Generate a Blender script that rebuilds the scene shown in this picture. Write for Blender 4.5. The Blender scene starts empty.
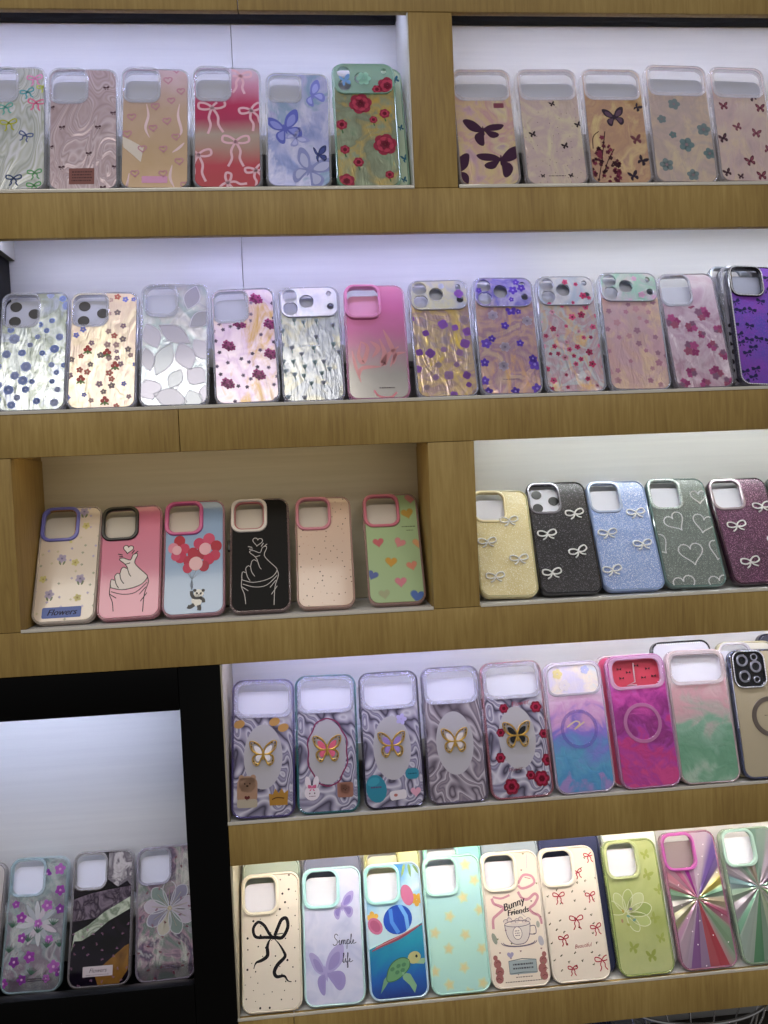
import bpy, bmesh, math, random
from mathutils import Matrix, Vector
C = bpy.context.scene.collection
PI = math.pi
rnd = random.Random(7)

# ------------------------------------------------------------------ colours and materials
def lin(h, a=1.0):
    h = h.lstrip('#')
    o = []
    for i in (0, 2, 4):
        c = int(h[i:i+2], 16)/255
        o.append(c/12.92 if c <= .04045 else ((c+.055)/1.055)**2.4)
    return (o[0], o[1], o[2], a)

def TINT(cols, k, add=0):
    """the same colours a little lighter or darker"""
    return ['%02x%02x%02x' % tuple(min(255, int(int(h[i*2:i*2+2], 16)*k)+(0 if i == 1 else add)) for i in range(3)) for h in cols]
MATS = {}
def newmat(name):
    m = bpy.data.materials.new(name); m.use_nodes = True
    nt = m.node_tree; b = nt.nodes['Principled BSDF']
    return m, nt, b
def plain(hexc, rough=.45, metal=0., alpha=1., coat=0., spec=.5, name=None):
    k = ('p', hexc, rough, metal, alpha, coat, spec)
    if k in MATS: return MATS[k]
    m, nt, b = newmat(name or 'solid_'+hexc.lstrip('#'))
    b.inputs['Base Color'].default_value = lin(hexc)
    b.inputs['Roughness'].default_value = rough
    b.inputs['Metallic'].default_value = metal
    b.inputs['Alpha'].default_value = alpha
    b.inputs['Coat Weight'].default_value = coat
    b.inputs['Coat Roughness'].default_value = .08
    b.inputs['Specular IOR Level'].default_value = spec
    MATS[k] = m
    return m
def nd(nt, t, **kw):
    n = nt.nodes.new(t)
    for k, v in kw.items():
        if k.startswith('_'): setattr(n, k[1:], v)
        else: n.inputs[k.replace('__', ' ')].default_value = v
    return n
def ramp(nt, cols, const=False):
    r = nt.nodes.new('ShaderNodeValToRGB'); e = r.color_ramp.elements
    if const: r.color_ramp.interpolation = 'CONSTANT'
    n = len(cols)
    for i, c in enumerate(cols):
        pos, col = c if isinstance(c, tuple) else (i/(n-1) if n > 1 else 0, c)
        if i < 2: el = e[i]; el.position = pos
        else: el = e.new(pos)
        el.color = lin(col)
    return r
def coords(nt, seed, scale=(1, 1, 1)):
    tc = nt.nodes.new('ShaderNodeTexCoord'); mp = nt.nodes.new('ShaderNodeMapping')
    r = random.Random(seed*13+5)
    mp.inputs['Location'].default_value = (r.uniform(-9, 9), r.uniform(-9, 9), r.uniform(-9, 9))
    mp.inputs['Scale'].default_value = scale
    nt.links.new(tc.outputs['Object'], mp.inputs['Vector'])
    return tc, mp
PATCH = {'green_gold_foil': 'd0ac50', 'gold_pink_foil': 'e4d09c', 'golden_foil': 'ecd49c', 'silver_blue_foil': 'e0e8e6', 'cream_foil': 'f0e6c8', 'pink_lilac_foil': 'b8945c',
         'silver_grey_foil': 'b4b8bc', 'gold_grey_foil': 'e2c452', 'mauve_gold_foil': 'd8aa74', 'silver_pink_foil': 'dab27a', 'faded_rose_foil': 'd0b49c', 'lilac_silver_foil': 'efe2f2',
         'periwinkle_foil': 'd6d6f6', 'lavender_silver_foil': 'bcc2d4', 'pearl_foil': 'f0f2f2', 'opal_foil': 'f2f0ea', 'champagne_foil': 'e4d8bc', 'rose_grey_foil': 'dccab0', 'pink_silver_foil': 'e0cab8'}
def foil(name, cols, scale=28, seed=1, metal=.55, rough=.24, bump=.5, bscale=95, dist=1.5, grad=None, gmix=.5, vor=False, rotz=0, sx=1.0):
    """crinkled printed foil: colours of its own wander over the sheet; grad = top-to-bottom print colours"""
    m, nt, b = newmat(name); L = nt.links.new
    tc, mp = coords(nt, seed, (sx, 1, 1))
    nz = nd(nt, 'ShaderNodeTexNoise', Scale=scale, Detail=3, Distortion=dist*.45, Roughness=.55)
    L(mp.outputs[0], nz.inputs['Vector'])
    st = nd(nt, 'ShaderNodeMapRange'); st.inputs[1].default_value = .25; st.inputs[2].default_value = .75
    L(nz.outputs['Fac'], st.inputs[0])
    r = ramp(nt, cols); L(st.outputs[0], r.inputs[0])
    col = r.outputs[0]
    if grad:
        sp = nt.nodes.new('ShaderNodeSeparateXYZ'); L(tc.outputs['Object'], sp.inputs[0])
        ml = nd(nt, 'ShaderNodeMath', _operation='MULTIPLY'); L(sp.outputs['Z'], ml.inputs[0]); ml.inputs[1].default_value = 1/.163
        ad = nd(nt, 'ShaderNodeMath', _operation='MULTIPLY_ADD'); L(nz.outputs['Fac'], ad.inputs[0]); ad.inputs[1].default_value = .25
        sb = nd(nt, 'ShaderNodeMath', _operation='SUBTRACT'); L(ml.outputs[0], sb.inputs[0]); sb.inputs[1].default_value = .125
        L(sb.outputs[0], ad.inputs[2])
        g = ramp(nt, grad[::-1]); L(ad.outputs[0], g.inputs[0])
        mx = nt.nodes.new('ShaderNodeMix'); mx.data_type = 'RGBA'; mx.inputs[0].default_value = gmix
        L(col, mx.inputs[6]); L(g.outputs[0], mx.inputs[7]); col = mx.outputs[2]
    if name in PATCH:
        m3 = nt.nodes.new('ShaderNodeMapping'); m3.inputs['Rotation'].default_value = (0, -.7+(seed % 4)*.3, 0); m3.inputs['Scale'].default_value = (1, 1, .45)
        L(mp.outputs[0], m3.inputs['Vector'])
        n3 = nd(nt, 'ShaderNodeTexNoise', Scale=34, Detail=7, Distortion=.9, Roughness=.68); L(m3.outputs[0], n3.inputs['Vector'])
        t3 = nd(nt, 'ShaderNodeMapRange'); t3.inputs[1].default_value = .52; t3.inputs[2].default_value = .66; L(n3.outputs['Fac'], t3.inputs[0])
        x3 = nt.nodes.new('ShaderNodeMix'); x3.data_type = 'RGBA'; L(t3.outputs[0], x3.inputs[0]); L(col, x3.inputs[6]); x3.inputs[7].default_value = lin(PATCH[name]); col = x3.outputs[2]
    L(col, b.inputs['Base Color'])
    if vor: bn = nd(nt, 'ShaderNodeTexVoronoi', Scale=bscale)
    else: bn = nd(nt, 'ShaderNodeTexNoise', Scale=bscale*1.3, Detail=3, Distortion=1.2)
    m2 = nt.nodes.new('ShaderNodeMapping'); m2.inputs['Rotation'].default_value = (0, .6+(seed % 5)*.12, 0); m2.inputs['Scale'].default_value = (1, 1, .32)
    L(mp.outputs[0], m2.inputs['Vector']); L(m2.outputs[0], bn.inputs['Vector'])
    bp = nd(nt, 'ShaderNodeBump', Strength=bump*.9, Distance=.0015); L(bn.outputs[0], bp.inputs['Height']); L(bp.outputs[0], b.inputs['Normal']); L(bp.outputs[0], b.inputs['Coat Normal'])
    b.inputs['Metallic'].default_value = metal*.7; b.inputs['Roughness'].default_value = rough+.04
    b.inputs['Coat Weight'].default_value = .5; b.inputs['Coat Roughness'].default_value = .1
    return m
def swirl(name, cols, seed=1, scale=13, dist=1., metal=.2, rough=.25, bands=5., bump=.2, sz=.5):
    """marbled print: contour bands of a warped noise field"""
    m, nt, b = newmat(name); L = nt.links.new
    tc, mp = coords(nt, seed, (1, 1, sz))
    w = nd(nt, 'ShaderNodeTexNoise', Scale=scale, Distortion=dist, Detail=2.0, Roughness=.45)
    L(mp.outputs[0], w.inputs['Vector'])
    k = nd(nt, 'ShaderNodeMath', _operation='MULTIPLY'); L(w.outputs['Fac'], k.inputs[0]); k.inputs[1].default_value = bands
    pp = nd(nt, 'ShaderNodeMath', _operation='PINGPONG'); L(k.outputs[0], pp.inputs[0]); pp.inputs[1].default_value = .5
    k2 = nd(nt, 'ShaderNodeMath', _operation='MULTIPLY'); L(pp.outputs[0], k2.inputs[0]); k2.inputs[1].default_value = 2.
    r = ramp(nt, cols); L(k2.outputs[0], r.inputs[0]); L(r.outputs[0], b.inputs['Base Color'])
    bp = nd(nt, 'ShaderNodeBump', Strength=bump, Distance=.001); L(k2.outputs[0], bp.inputs['Height']); L(bp.outputs[0], b.inputs['Normal'])
    b.inputs['Metallic'].default_value = metal; b.inputs['Roughness'].default_value = rough
    b.inputs['Coat Weight'].default_value = .4; b.inputs['Coat Roughness'].default_value = .06
    return m
def glitter(name, base, specks, seed=1, rough=.35, dens=.16):
    """resin full of tiny reflective flakes"""
    m, nt, b = newmat(name); L = nt.links.new
    tc, mp = coords(nt, seed)
    v = nd(nt, 'ShaderNodeTexVoronoi', Scale=1500); L(mp.outputs[0], v.inputs['Vector'])
    sp = nt.nodes.new('ShaderNodeSeparateColor'); L(v.outputs['Color'], sp.inputs[0])
    gt = nd(nt, 'ShaderNodeMath', _operation='LESS_THAN'); L(sp.outputs[0], gt.inputs[0]); gt.inputs[1].default_value = dens
    rr = ramp(nt, specks); L(sp.outputs[1], rr.inputs[0])
    nz = nd(nt, 'ShaderNodeTexNoise', Scale=30, Detail=3); L(mp.outputs[0], nz.inputs['Vector'])
    rb = ramp(nt, [(.3, base[0]), (.7, base[1])]); L(nz.outputs['Fac'], rb.inputs[0])
    mx = nt.nodes.new('ShaderNodeMix'); mx.data_type = 'RGBA'
    L(gt.outputs[0], mx.inputs[0]); L(rb.outputs[0], mx.inputs[6]); L(rr.outputs[0], mx.inputs[7]); L(mx.outputs[2], b.inputs['Base Color'])
    mt = nd(nt, 'ShaderNodeMath', _operation='MULTIPLY'); L(gt.outputs[0], mt.inputs[0]); mt.inputs[1].default_value = .7
    L(mt.outputs[0], b.inputs['Metallic'])
    bp = nd(nt, 'ShaderNodeBump', Strength=.5, Distance=.0006); L(sp.outputs[2], bp.inputs['Height']); L(bp.outputs[0], b.inputs['Normal'])
    b.inputs['Roughness'].default_value = rough
    b.inputs['Coat Weight'].default_value = .25; b.inputs['Coat Roughness'].default_value = .12
    return m
def vgrad(name, cols, noise=.06, seed=1, rough=.3, coat=.4, nscale=30, metal=0., bump=0.):
    """printed picture colours from top to bottom"""
    m, nt, b = newmat(name); L = nt.links.new
    tc, mp = coords(nt, seed)
    sp = nt.nodes.new('ShaderNodeSeparateXYZ'); L(tc.outputs['Object'], sp.inputs[0])
    ml = nd(nt, 'ShaderNodeMath', _operation='MULTIPLY'); L(sp.outputs['Z'], ml.inputs[0]); ml.inputs[1].default_value = 1/.163
    nz = nd(nt, 'ShaderNodeTexNoise', Scale=nscale, Detail=4, Distortion=1); L(mp.outputs[0], nz.inputs['Vector'])
    sb = nd(nt, 'ShaderNodeMath', _operation='SUBTRACT'); L(nz.outputs['Fac'], sb.inputs[0]); sb.inputs[1].default_value = .5
    ad = nd(nt, 'ShaderNodeMath', _operation='MULTIPLY_ADD'); L(sb.outputs[0], ad.inputs[0]); ad.inputs[1].default_value = noise*4
    L(ml.outputs[0], ad.inputs[2])
    n = len(cols)
    g = ramp(nt, [((1-c[0], c[1]) if isinstance(c, tuple) else (1-i/(n-1), c)) for i, c in reversed(list(enumerate(cols)))])
    L(ad.outputs[0], g.inputs[0]); L(g.outputs[0], b.inputs['Base Color'])
    b.inputs['Roughness'].default_value = rough; b.inputs['Coat Weight'].default_value = coat; b.inputs['Metallic'].default_value = metal
    if bump:
        n4 = nd(nt, 'ShaderNodeTexNoise', Scale=55, Detail=2, Distortion=1.5); L(mp.outputs[0], n4.inputs['Vector'])
        b4 = nd(nt, 'ShaderNodeBump', Strength=bump, Distance=.003); L(n4.outputs['Fac'], b4.inputs['Height']); L(b4.outputs[0], b.inputs['Normal']); L(b4.outputs[0], b.inputs['Coat Normal'])
    b.inputs['Coat Roughness'].default_value = .08
    return m
def rays(name, cols, cx, cz, seed=1, metal=.45, rough=.22, twist=0.):
    """pleated foil: coloured wedges fanning out from one point"""
    m, nt, b = newmat(name); L = nt.links.new
    tc = nt.nodes.new('ShaderNodeTexCoord')
    sp = nt.nodes.new('ShaderNodeSeparateXYZ'); L(tc.outputs['Object'], sp.inputs[0])
    ax = nd(nt, 'ShaderNodeMath', _operation='SUBTRACT'); L(sp.outputs['X'], ax.inputs[0]); ax.inputs[1].default_value = cx
    az = nd(nt, 'ShaderNodeMath', _operation='SUBTRACT'); L(sp.outputs['Z'], az.inputs[0]); az.inputs[1].default_value = cz
    at = nd(nt, 'ShaderNodeMath', _operation='ARCTAN2'); L(ax.outputs[0], at.inputs[0]); L(az.outputs[0], at.inputs[1])
    mr = nd(nt, 'ShaderNodeMapRange'); mr.inputs[1].default_value = -PI; mr.inputs[2].default_value = PI; L(at.outputs[0], mr.inputs[0])
    n = len(cols)
    pts = []
    for i, c in enumerate(cols):
        pts += [(i/n+.012, c), ((i+.86)/n, c)]
    r = nt.nodes.new('ShaderNodeValToRGB'); e = r.color_ramp.elements
    for i, (p, c) in enumerate(pts[:32]):
        if i < 2: el = e[i]; el.position = p
        else: el = e.new(p)
        el.color = lin(c)
    L(mr.outputs[0], r.inputs[0])
    f4 = nd(nt, 'ShaderNodeMath', _operation='MULTIPLY'); L(mr.outputs[0], f4.inputs[0]); f4.inputs[1].default_value = n*2.5
    fl = nd(nt, 'ShaderNodeMath', _operation='FLOOR'); L(f4.outputs[0], fl.inputs[0])
    wn = nt.nodes.new('ShaderNodeTexWhiteNoise'); wn.noise_dimensions = '1D'; L(fl.outputs[0], wn.inputs['W'])
    wm = nd(nt, 'ShaderNodeMath', _operation='MULTIPLY'); L(wn.outputs['Value'], wm.inputs[0]); wm.inputs[1].default_value = .55
    mx = nt.nodes.new('ShaderNodeMix'); mx.data_type = 'RGBA'; L(wm.outputs[0], mx.inputs[0]); L(r.outputs[0], mx.inputs[6]); mx.inputs[7].default_value = lin('c4bcc4')
    L(mx.outputs[2], b.inputs['Base Color'])
    fr = nd(nt, 'ShaderNodeMath', _operation='MULTIPLY'); L(mr.outputs[0], fr.inputs[0]); fr.inputs[1].default_value = n*2
    pp = nd(nt, 'ShaderNodeMath', _operation='PINGPONG'); L(fr.outputs[0], pp.inputs[0]); pp.inputs[1].default_value = 1
    bp = nd(nt, 'ShaderNodeBump', Strength=.6, Distance=.003); L(pp.outputs[0], bp.inputs['Height']); L(bp.outputs[0], b.inputs['Normal'])
    b.inputs['Metallic'].default_value = metal; b.inputs['Roughness'].default_value = rough
    b.inputs['Coat Weight'].default_value = .4; b.inputs['Coat Roughness'].default_value = .06
    return m
def wood(name, c1, c2, c3, vertical=True):
    m, nt, b = newmat(name); L = nt.links.new
    tc = nt.nodes.new('ShaderNodeTexCoord'); mp = nt.nodes.new('ShaderNodeMapping')
    mp.inputs['Scale'].default_value = (230, 230, 16) if vertical else (16, 16, 230)
    L(tc.outputs['Object'], mp.inputs['Vector'])
    nz = nd(nt, 'ShaderNodeTexNoise', Scale=1., Detail=4, Distortion=.6, Roughness=.6); L(mp.outputs[0], nz.inputs['Vector'])
    mp2 = nt.nodes.new('ShaderNodeMapping'); mp2.inputs['Scale'].default_value = (9, 9, 2.5); L(tc.outputs['Object'], mp2.inputs['Vector'])
    n2 = nd(nt, 'ShaderNodeTexNoise', Scale=1., Detail=2); L(mp2.outputs[0], n2.inputs['Vector'])
    ad = nd(nt, 'ShaderNodeMath', _operation='MULTIPLY_ADD'); L(n2.outputs['Fac'], ad.inputs[0]); ad.inputs[1].default_value = .5; 
    ml = nd(nt, 'ShaderNodeMath', _operation='MULTIPLY'); L(nz.outputs['Fac'], ml.inputs[0]); ml.inputs[1].default_value = .55
    L(ml.outputs[0], ad.inputs[2])
    r = ramp(nt, [(.34, c1), (.52, c2), (.68, c3)]); L(ad.outputs[0], r.inputs[0]); L(r.outputs[0], b.inputs['Base Color'])
    bp = nd(nt, 'ShaderNodeBump', Strength=.12, Distance=.0005); L(nz.outputs['Fac'], bp.inputs['Height']); L(bp.outputs[0], b.inputs['Normal'])
    b.inputs['Roughness'].default_value = .5; b.inputs['Specular IOR Level'].default_value = .35
    return m
def laminate(name, c1, c2):
    m, nt, b = newmat(name); L = nt.links.new
    tc = nt.nodes.new('ShaderNodeTexCoord'); mp = nt.nodes.new('ShaderNodeMapping')
    mp.inputs['Scale'].default_value = (5, 5, 150); L(tc.outputs['Object'], mp.inputs['Vector'])
    nz = nd(nt, 'ShaderNodeTexNoise', Scale=1., Detail=4, Roughness=.6); L(mp.outputs[0], nz.inputs['Vector'])
    r = ramp(nt, [(.3, c1), (.7, c2)]); L(nz.outputs['Fac'], r.inputs[0]); L(r.outputs[0], b.inputs['Base Color'])
    b.inputs['Roughness'].default_value = .38
    return m
def emitter(name, hexc, strength):
    m, nt, b = newmat(name)
    b.inputs['Base Color'].default_value = (.8, .8, .8, 1)
    b.inputs['Emission Color'].default_value = lin(hexc); b.inputs['Emission Strength'].default_value = strength
    return m
def clear(tint='e4e6ee', alpha=.3, rough=.06):
    return plain(tint, rough, 0, alpha, .5, .8, 'clear_plastic_'+tint)

# ------------------------------------------------------------------ mesh helpers
def link(name, me, mats, parent=None):
    o = bpy.data.objects.new(name, me); C.objects.link(o)
    for m in (mats if isinstance(mats, (list, tuple)) else [mats]): me.materials.append(m)
    if parent: o.parent = parent
    return o
def finish(bm, name, sharp=.7):
    bmesh.ops.recalc_face_normals(bm, faces=bm.faces)
    me = bpy.data.meshes.new(name); bm.to_mesh(me); bm.free()
    for p in me.polygons: p.use_smooth = True
    me.set_sharp_from_angle(angle=sharp)
    return me
def box(bm, x0, x1, y0, y1, z0, z1, bev=0.):
    r = bmesh.ops.create_cube(bm, size=1, matrix=Matrix.Translation(((x0+x1)/2, (y0+y1)/2, (z0+z1)/2)) @ Matrix.Diagonal((x1-x0, y1-y0, z1-z0, 1)))
    if bev:
        es = {e for v in r['verts'] for e in v.link_edges}
        bmesh.ops.bevel(bm, geom=list(es), offset=bev, segments=2, affect='EDGES', profile=.5)
def boxobj(name, b, m, parent=None, bev=.0006):
    bm = bmesh.new(); box(bm, *b, bev=bev)
    return link(name, finish(bm, name), m, parent)
def rr(cx, cz, w, h, r, n=6):
    """rounded rectangle (or circle when r = w/2): function of an inset"""
    def f(i=0.):
        rad = max(r-i, 1e-5); hw = w/2-i; hh = h/2-i; out = []
        for sx, sz, a0 in ((1, 1, 0), (-1, 1, PI/2), (-1, -1, PI), (1, -1, 1.5*PI)):
            for k in range(n+1):
                a = a0+k/n*PI/2
                out.append((cx+sx*(hw-rad)+rad*math.cos(a), cz+sz*(hh-rad)+rad*math.sin(a)))
        return out
    f.box = (cx, cz, w, h, r)
    return f
def plate_into(bm, outer, holes, y0, y1, b=.0004):
    """solid plate with rounded outline and holes in the XZ plane, from y0 (front) to y1"""
    lv = [(b, y0), (0, y0+b), (0, y1-b), (b, y1)]
    caps = {0: [], 3: []}
    for li, (fn, sg) in enumerate([(outer, 1)]+[(h, -1) for h in holes]):
        rings = []
        for i, y in lv:
            vs = [bm.verts.new((x, y, z)) for x, z in fn(sg*i)]
            rings.append(vs)
        n = len(rings[0])
        for k in range(3):
            for j in range(n):
                bm.faces.new((rings[k][j], rings[k][(j+1) % n], rings[k+1][(j+1) % n], rings[k+1][j]))
        for k in (0, 3): caps[k].append(rings[k])
    for k in (0, 3):
        if not holes: bm.faces.new(caps[k][0])
        elif len(holes) == 1 and len(caps[k][0]) == len(caps[k][1]) and False: pass
        else:
            es = []
            for ring in caps[k]:
                for j in range(len(ring)):
                    e = bm.edges.get((ring[j], ring[(j+1) % len(ring)]))
                    es.append(e)
            bmesh.ops.triangle_fill(bm, use_beauty=True, use_dissolve=False, edges=es, normal=(0, -1, 0))
def plate(name, outer, holes, y0, y1, b=.0004):
    bm = bmesh.new(); plate_into(bm, outer, holes, y0, y1, b)
    return finish(bm, name)
def tube(bm, pts, r, n=6, closed=False, mi=0):
    pts = [Vector(p) for p in pts]; N = len(pts); rings = []
    up = Vector((0, 1, 0))
    for i, p in enumerate(pts):
        a = pts[(i-1) % N] if (closed or i) else p
        c = pts[(i+1) % N] if (closed or i < N-1) else p
        t = (c-a)
        if t.length < 1e-9: t = Vector((1, 0, 0))
        t.normalize(); s = t.cross(up)
        if s.length < 1e-4: s = t.cross(Vector((1, 0, 0)))
        s.normalize(); u = s.cross(t)
        rings.append([bm.verts.new(p+(s*math.cos(2*PI*k/n)+u*math.sin(2*PI*k/n))*r) for k in range(n)])
    for i in range(N if closed else N-1):
        A, B = rings[i], rings[(i+1) % N]
        for k in range(n):
            f = bm.faces.new((A[k], A[(k+1) % n], B[(k+1) % n], B[k])); f.material_index = mi
    if not closed:
        bm.faces.new(rings[0][::-1]).material_index = mi; bm.faces.new(rings[-1]).material_index = mi
def prism(bm, pts, y0, y1, mi=0):
    """solid with a flat outline (x, z) from y0 (front) to y1"""
    A = [bm.verts.new((x, y0, z)) for x, z in pts]; B = [bm.verts.new((x, y1, z)) for x, z in pts]
    n = len(pts)
    for f in [bm.faces.new(A), bm.faces.new(B[::-1])]+[bm.faces.new((A[i], B[i], B[(i+1) % n], A[(i+1) % n])) for i in range(n)]:
        f.material_index = mi
def studs(bm, pts, r, y, mi=0):
    """cut-glass beads set along a line: little domed octagons"""
    for x, z in pts:
        top = [bm.verts.new((x+r*.5*math.cos(k*PI/3), y-r*.8, z+r*.5*math.sin(k*PI/3))) for k in range(6)]
        bot = [bm.verts.new((x+r*math.cos(k*PI/3), y, z+r*math.sin(k*PI/3))) for k in range(6)]
        fs = [bm.faces.new(top)]+[bm.faces.new((top[k], top[(k+1) % 6], bot[(k+1) % 6], bot[k])) for k in range(6)]
        for f in fs: f.material_index = mi
def smooth(pts, k=6, closed=False):
    """Catmull-Rom through 2-D points"""
    out = []; N = len(pts)
    g = lambda i: pts[i % N] if closed else pts[min(max(i, 0), N-1)]
    for i in range(N if closed else N-1):
        p0, p1, p2, p3 = g(i-1), g(i), g(i+1), g(i+2)
        for j in range(k):
            t = j/k
            out.append(tuple(.5*(2*p1[a]+(p2[a]-p0[a])*t+(2*p0[a]-5*p1[a]+4*p2[a]-p3[a])*t*t+(3*p1[a]-p0[a]-3*p2[a]+p3[a])*t**3) for a in (0, 1)))
    if not closed: out.append(tuple(pts[-1]))
    return out
def resample(pts, step, closed=True):
    P = list(pts)+([pts[0]] if closed else []); out = []; acc = 0
    for a, b in zip(P, P[1:]):
        d = math.hypot(b[0]-a[0], b[1]-a[1])
        while acc <= d and d > 0:
            t = acc/d; out.append((a[0]+(b[0]-a[0])*t, a[1]+(b[1]-a[1])*t)); acc += step
        acc -= d
    return out
def clip(poly, conv):
    """Sutherland-Hodgman against a convex, counter-clockwise outline"""
    out = list(poly)
    n = len(conv)
    for i in range(n):
        ax, az = conv[i]; bx, bz = conv[(i+1) % n]
        if abs(ax-bx)+abs(az-bz) < 1e-9: continue
        inp, out = out, []
        if not inp: return []
        side = lambda p: (bx-ax)*(p[1]-az)-(bz-az)*(p[0]-ax)
        for j in range(len(inp)):
            p, q = inp[j-1], inp[j]; sp_, sq = side(p), side(q)
            if (sp_ >= 0) != (sq >= 0):
                t = sp_/(sp_-sq); out.append((p[0]+(q[0]-p[0])*t, p[1]+(q[1]-p[1])*t))
            if sq >= 0: out.append(q)
    return out
def rot2(pts, a, cx=0, cz=0, s=1.):
    c, n = math.cos(a), math.sin(a)
    return [(cx+s*(x*c-z*n), cz+s*(x*n+z*c)) for x, z in pts]
FONT = {}
def glyphs(txt, shear=0.):
    """outline faces of the text, height 1, centred"""
    k = (txt, shear)
    if k in FONT: return FONT[k]
    cu = bpy.data.curves.new('lettering', 'FONT'); cu.body = txt; cu.size = 1; cu.shear = shear
    cu.align_x = 'CENTER'; cu.align_y = 'CENTER'; cu.resolution_u = 3
    o = bpy.data.objects.new('lettering', cu); C.objects.link(o)
    bpy.context.view_layer.update()
    me = bpy.data.meshes.new_from_object(o.evaluated_get(bpy.context.evaluated_depsgraph_get()))
    F = [[(me.vertices[i].co.x, me.vertices[i].co.y) for i in p.vertices] for p in me.polygons]
    bpy.data.objects.remove(o); bpy.data.curves.remove(cu); bpy.data.meshes.remove(me)
    FONT[k] = F
    return F
def tag(o, label, cat, group=None, kind=None):
    o['label'] = label; o['category'] = cat
    if group: o['group'] = group
    if kind: o['kind'] = kind
    return o
# ------------------------------------------------------------------ shelf geometry (metres; front faces of the boards at y = 0, eye level z = 0)
Z = {'B0b': .5594, 'B1t': .3526, 'B1b': .2973, 'B2t': .0965, 'B2b': .0426, 'B3t': -.1616, 'B3b': -.2165,
     'B4t': -.4122, 'B4b': -.4664, 'B5t': -.6589, 'B5b': -.7106}
BACK = .112
THICK = .0105
LEAN = {1: .2362, 2: .3058, 3: .4832, 4: .269, 5: .3841, 6: .3668}
OFF = {1: .0026, 2: .0115, 3: .0236, 4: .0011, 5: .0012, 6: .0534}
DROP = .0025                                                        # the clear edge strip stands this much above the wood
BASEZ = {1: Z['B1t']-DROP, 2: Z['B2t']-DROP, 3: Z['B3t']-DROP, 4: Z['B4t']-DROP, 5: Z['B5t']-DROP, 6: -.6446}
OFF[6] = .0602
CBACK = .137
FIT = {
    '1A':(-0.3338, 0.079, 0.1622, -0.018, 0.0051),
    '1B':(-0.2526, 0.0819, 0.1601, -0.006, 0.0046),
    '1C':(-0.1703, 0.0819, 0.1613, 0.018, 0.0042),
    '1D':(-0.0844, 0.0826, 0.1633, 0.017, 0.0038),
    '1E':(0.0005, 0.0789, 0.1553, 0.026, 0.0041),
    '1F':(0.0855, 0.0789, 0.168, 0.006, 0.0045),
    '1G':(0.235, 0.0774, 0.1607, 0.0, 0.0047),
    '1H':(0.3198, 0.0796, 0.1614, -0.003, 0.0044),
    '1I':(0.4022, 0.0798, 0.1625, 0.015, 0.0035),
    '1J':(0.486, 0.0826, 0.1682, 0.032, 0.0039),
    '1K':(0.5678, 0.0749, 0.1644, 0.034, 0.0047),
    '2a':(-0.3311, 0.0819, 0.1555, 0.001, 0.0056),
    '2b':(-0.2489, 0.0831, 0.1536, 0.01, 0.006),
    '2c':(-0.1629, 0.084, 0.1647, 0.011, 0.0044),
    '2d':(-0.0737, 0.0799, 0.157, -0.026, 0.0034),
    '2e':(0.0071, 0.0778, 0.1578, -0.007, 0.0027),
    '2f':(0.0875, 0.0784, 0.1582, 0.013, 0.0028),
    '2g':(0.1737, 0.0787, 0.1639, -0.004, 0.0023),
    '2h':(0.2551, 0.0803, 0.1641, 0.02, 0.0041),
    '2i':(0.3385, 0.0787, 0.163, 0.018, 0.0052),
    '2j':(0.4224, 0.081, 0.1666, 0.029, 0.005),
    '2k':(0.5079, 0.0787, 0.1628, -0.009, 0.0054),
    '2l':(0.5951, 0.079, 0.1715, 0.066, 0.0058),
    '3m':(-0.3122, 0.0765, 0.1607, -0.005, 0.0009),
    '3n':(-0.2336, 0.0776, 0.1577, -0.02, 0.0011),
    '3o':(-0.1547, 0.0777, 0.1609, -0.008, 0.0012),
    '3p':(-0.0719, 0.0765, 0.1565, 0.004, 0.005),
    '3q':(0.0104, 0.074, 0.1569, 0.013, 0.0031),
    '3r':(0.1009, 0.074, 0.156, 0.007, 0.0038),
    '3s':(0.246, 0.0768, 0.1559, 0.044, 0.0023),
    '3t':(0.3283, 0.0826, 0.1626, 0.02, 0.0043),
    '3u':(0.4125, 0.0825, 0.1609, 0.019, 0.0036),
    '3v':(0.4963, 0.083, 0.1618, 0.032, 0.0029),
    '3w':(0.5893, 0.084, 0.1591, -0.001, 0.0014),
    '4A':(-0.0793, 0.0785, 0.1668, 0.03, 0.0022),
    '4B':(0.0017, 0.0778, 0.1671, 0.017, 0.0026),
    '4C':(0.0852, 0.0772, 0.1657, -0.001, 0.0035),
    '4D':(0.1656, 0.0769, 0.1664, 0.003, 0.0041),
    '4E':(0.2477, 0.0814, 0.1667, -0.007, 0.0053),
    '4F':(0.3306, 0.078, 0.1629, -0.012, 0.0041),
    '4G':(0.4172, 0.0802, 0.1669, -0.016, 0.004),
    '4H':(0.4966, 0.0811, 0.1693, 0.009, 0.0032),
    '4I':(0.5802, 0.079, 0.1627, 0.026, 0.005),
    '5a':(-0.0796, 0.0756, 0.1601, 0.005, 0.0012),
    '5b':(-0.0014, 0.0771, 0.1603, 0.013, 0.002),
    '5c':(0.0804, 0.0761, 0.1596, -0.001, 0.0016),
    '5d':(0.1595, 0.0771, 0.1634, 0.003, 0.0014),
    '5e':(0.2373, 0.078, 0.1612, 0.008, 0.0025),
    '5f':(0.317, 0.0776, 0.1608, 0.001, 0.0025),
    '5g':(0.4046, 0.0751, 0.1625, 0.002, 0.0036),
    '5h':(0.489, 0.0778, 0.1667, -0.004, 0.0034),
    '5i':(0.5737, 0.079, 0.1603, -0.001, 0.0083),
    '6x':(-0.3916, 0.0763, 0.1624, 0.025, 0.0187),
    '6y':(-0.3056, 0.08, 0.163, 0.01, 0.0203),
    '6z':(-0.2233, 0.074, 0.163, -0.026, 0.0201),
}

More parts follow.
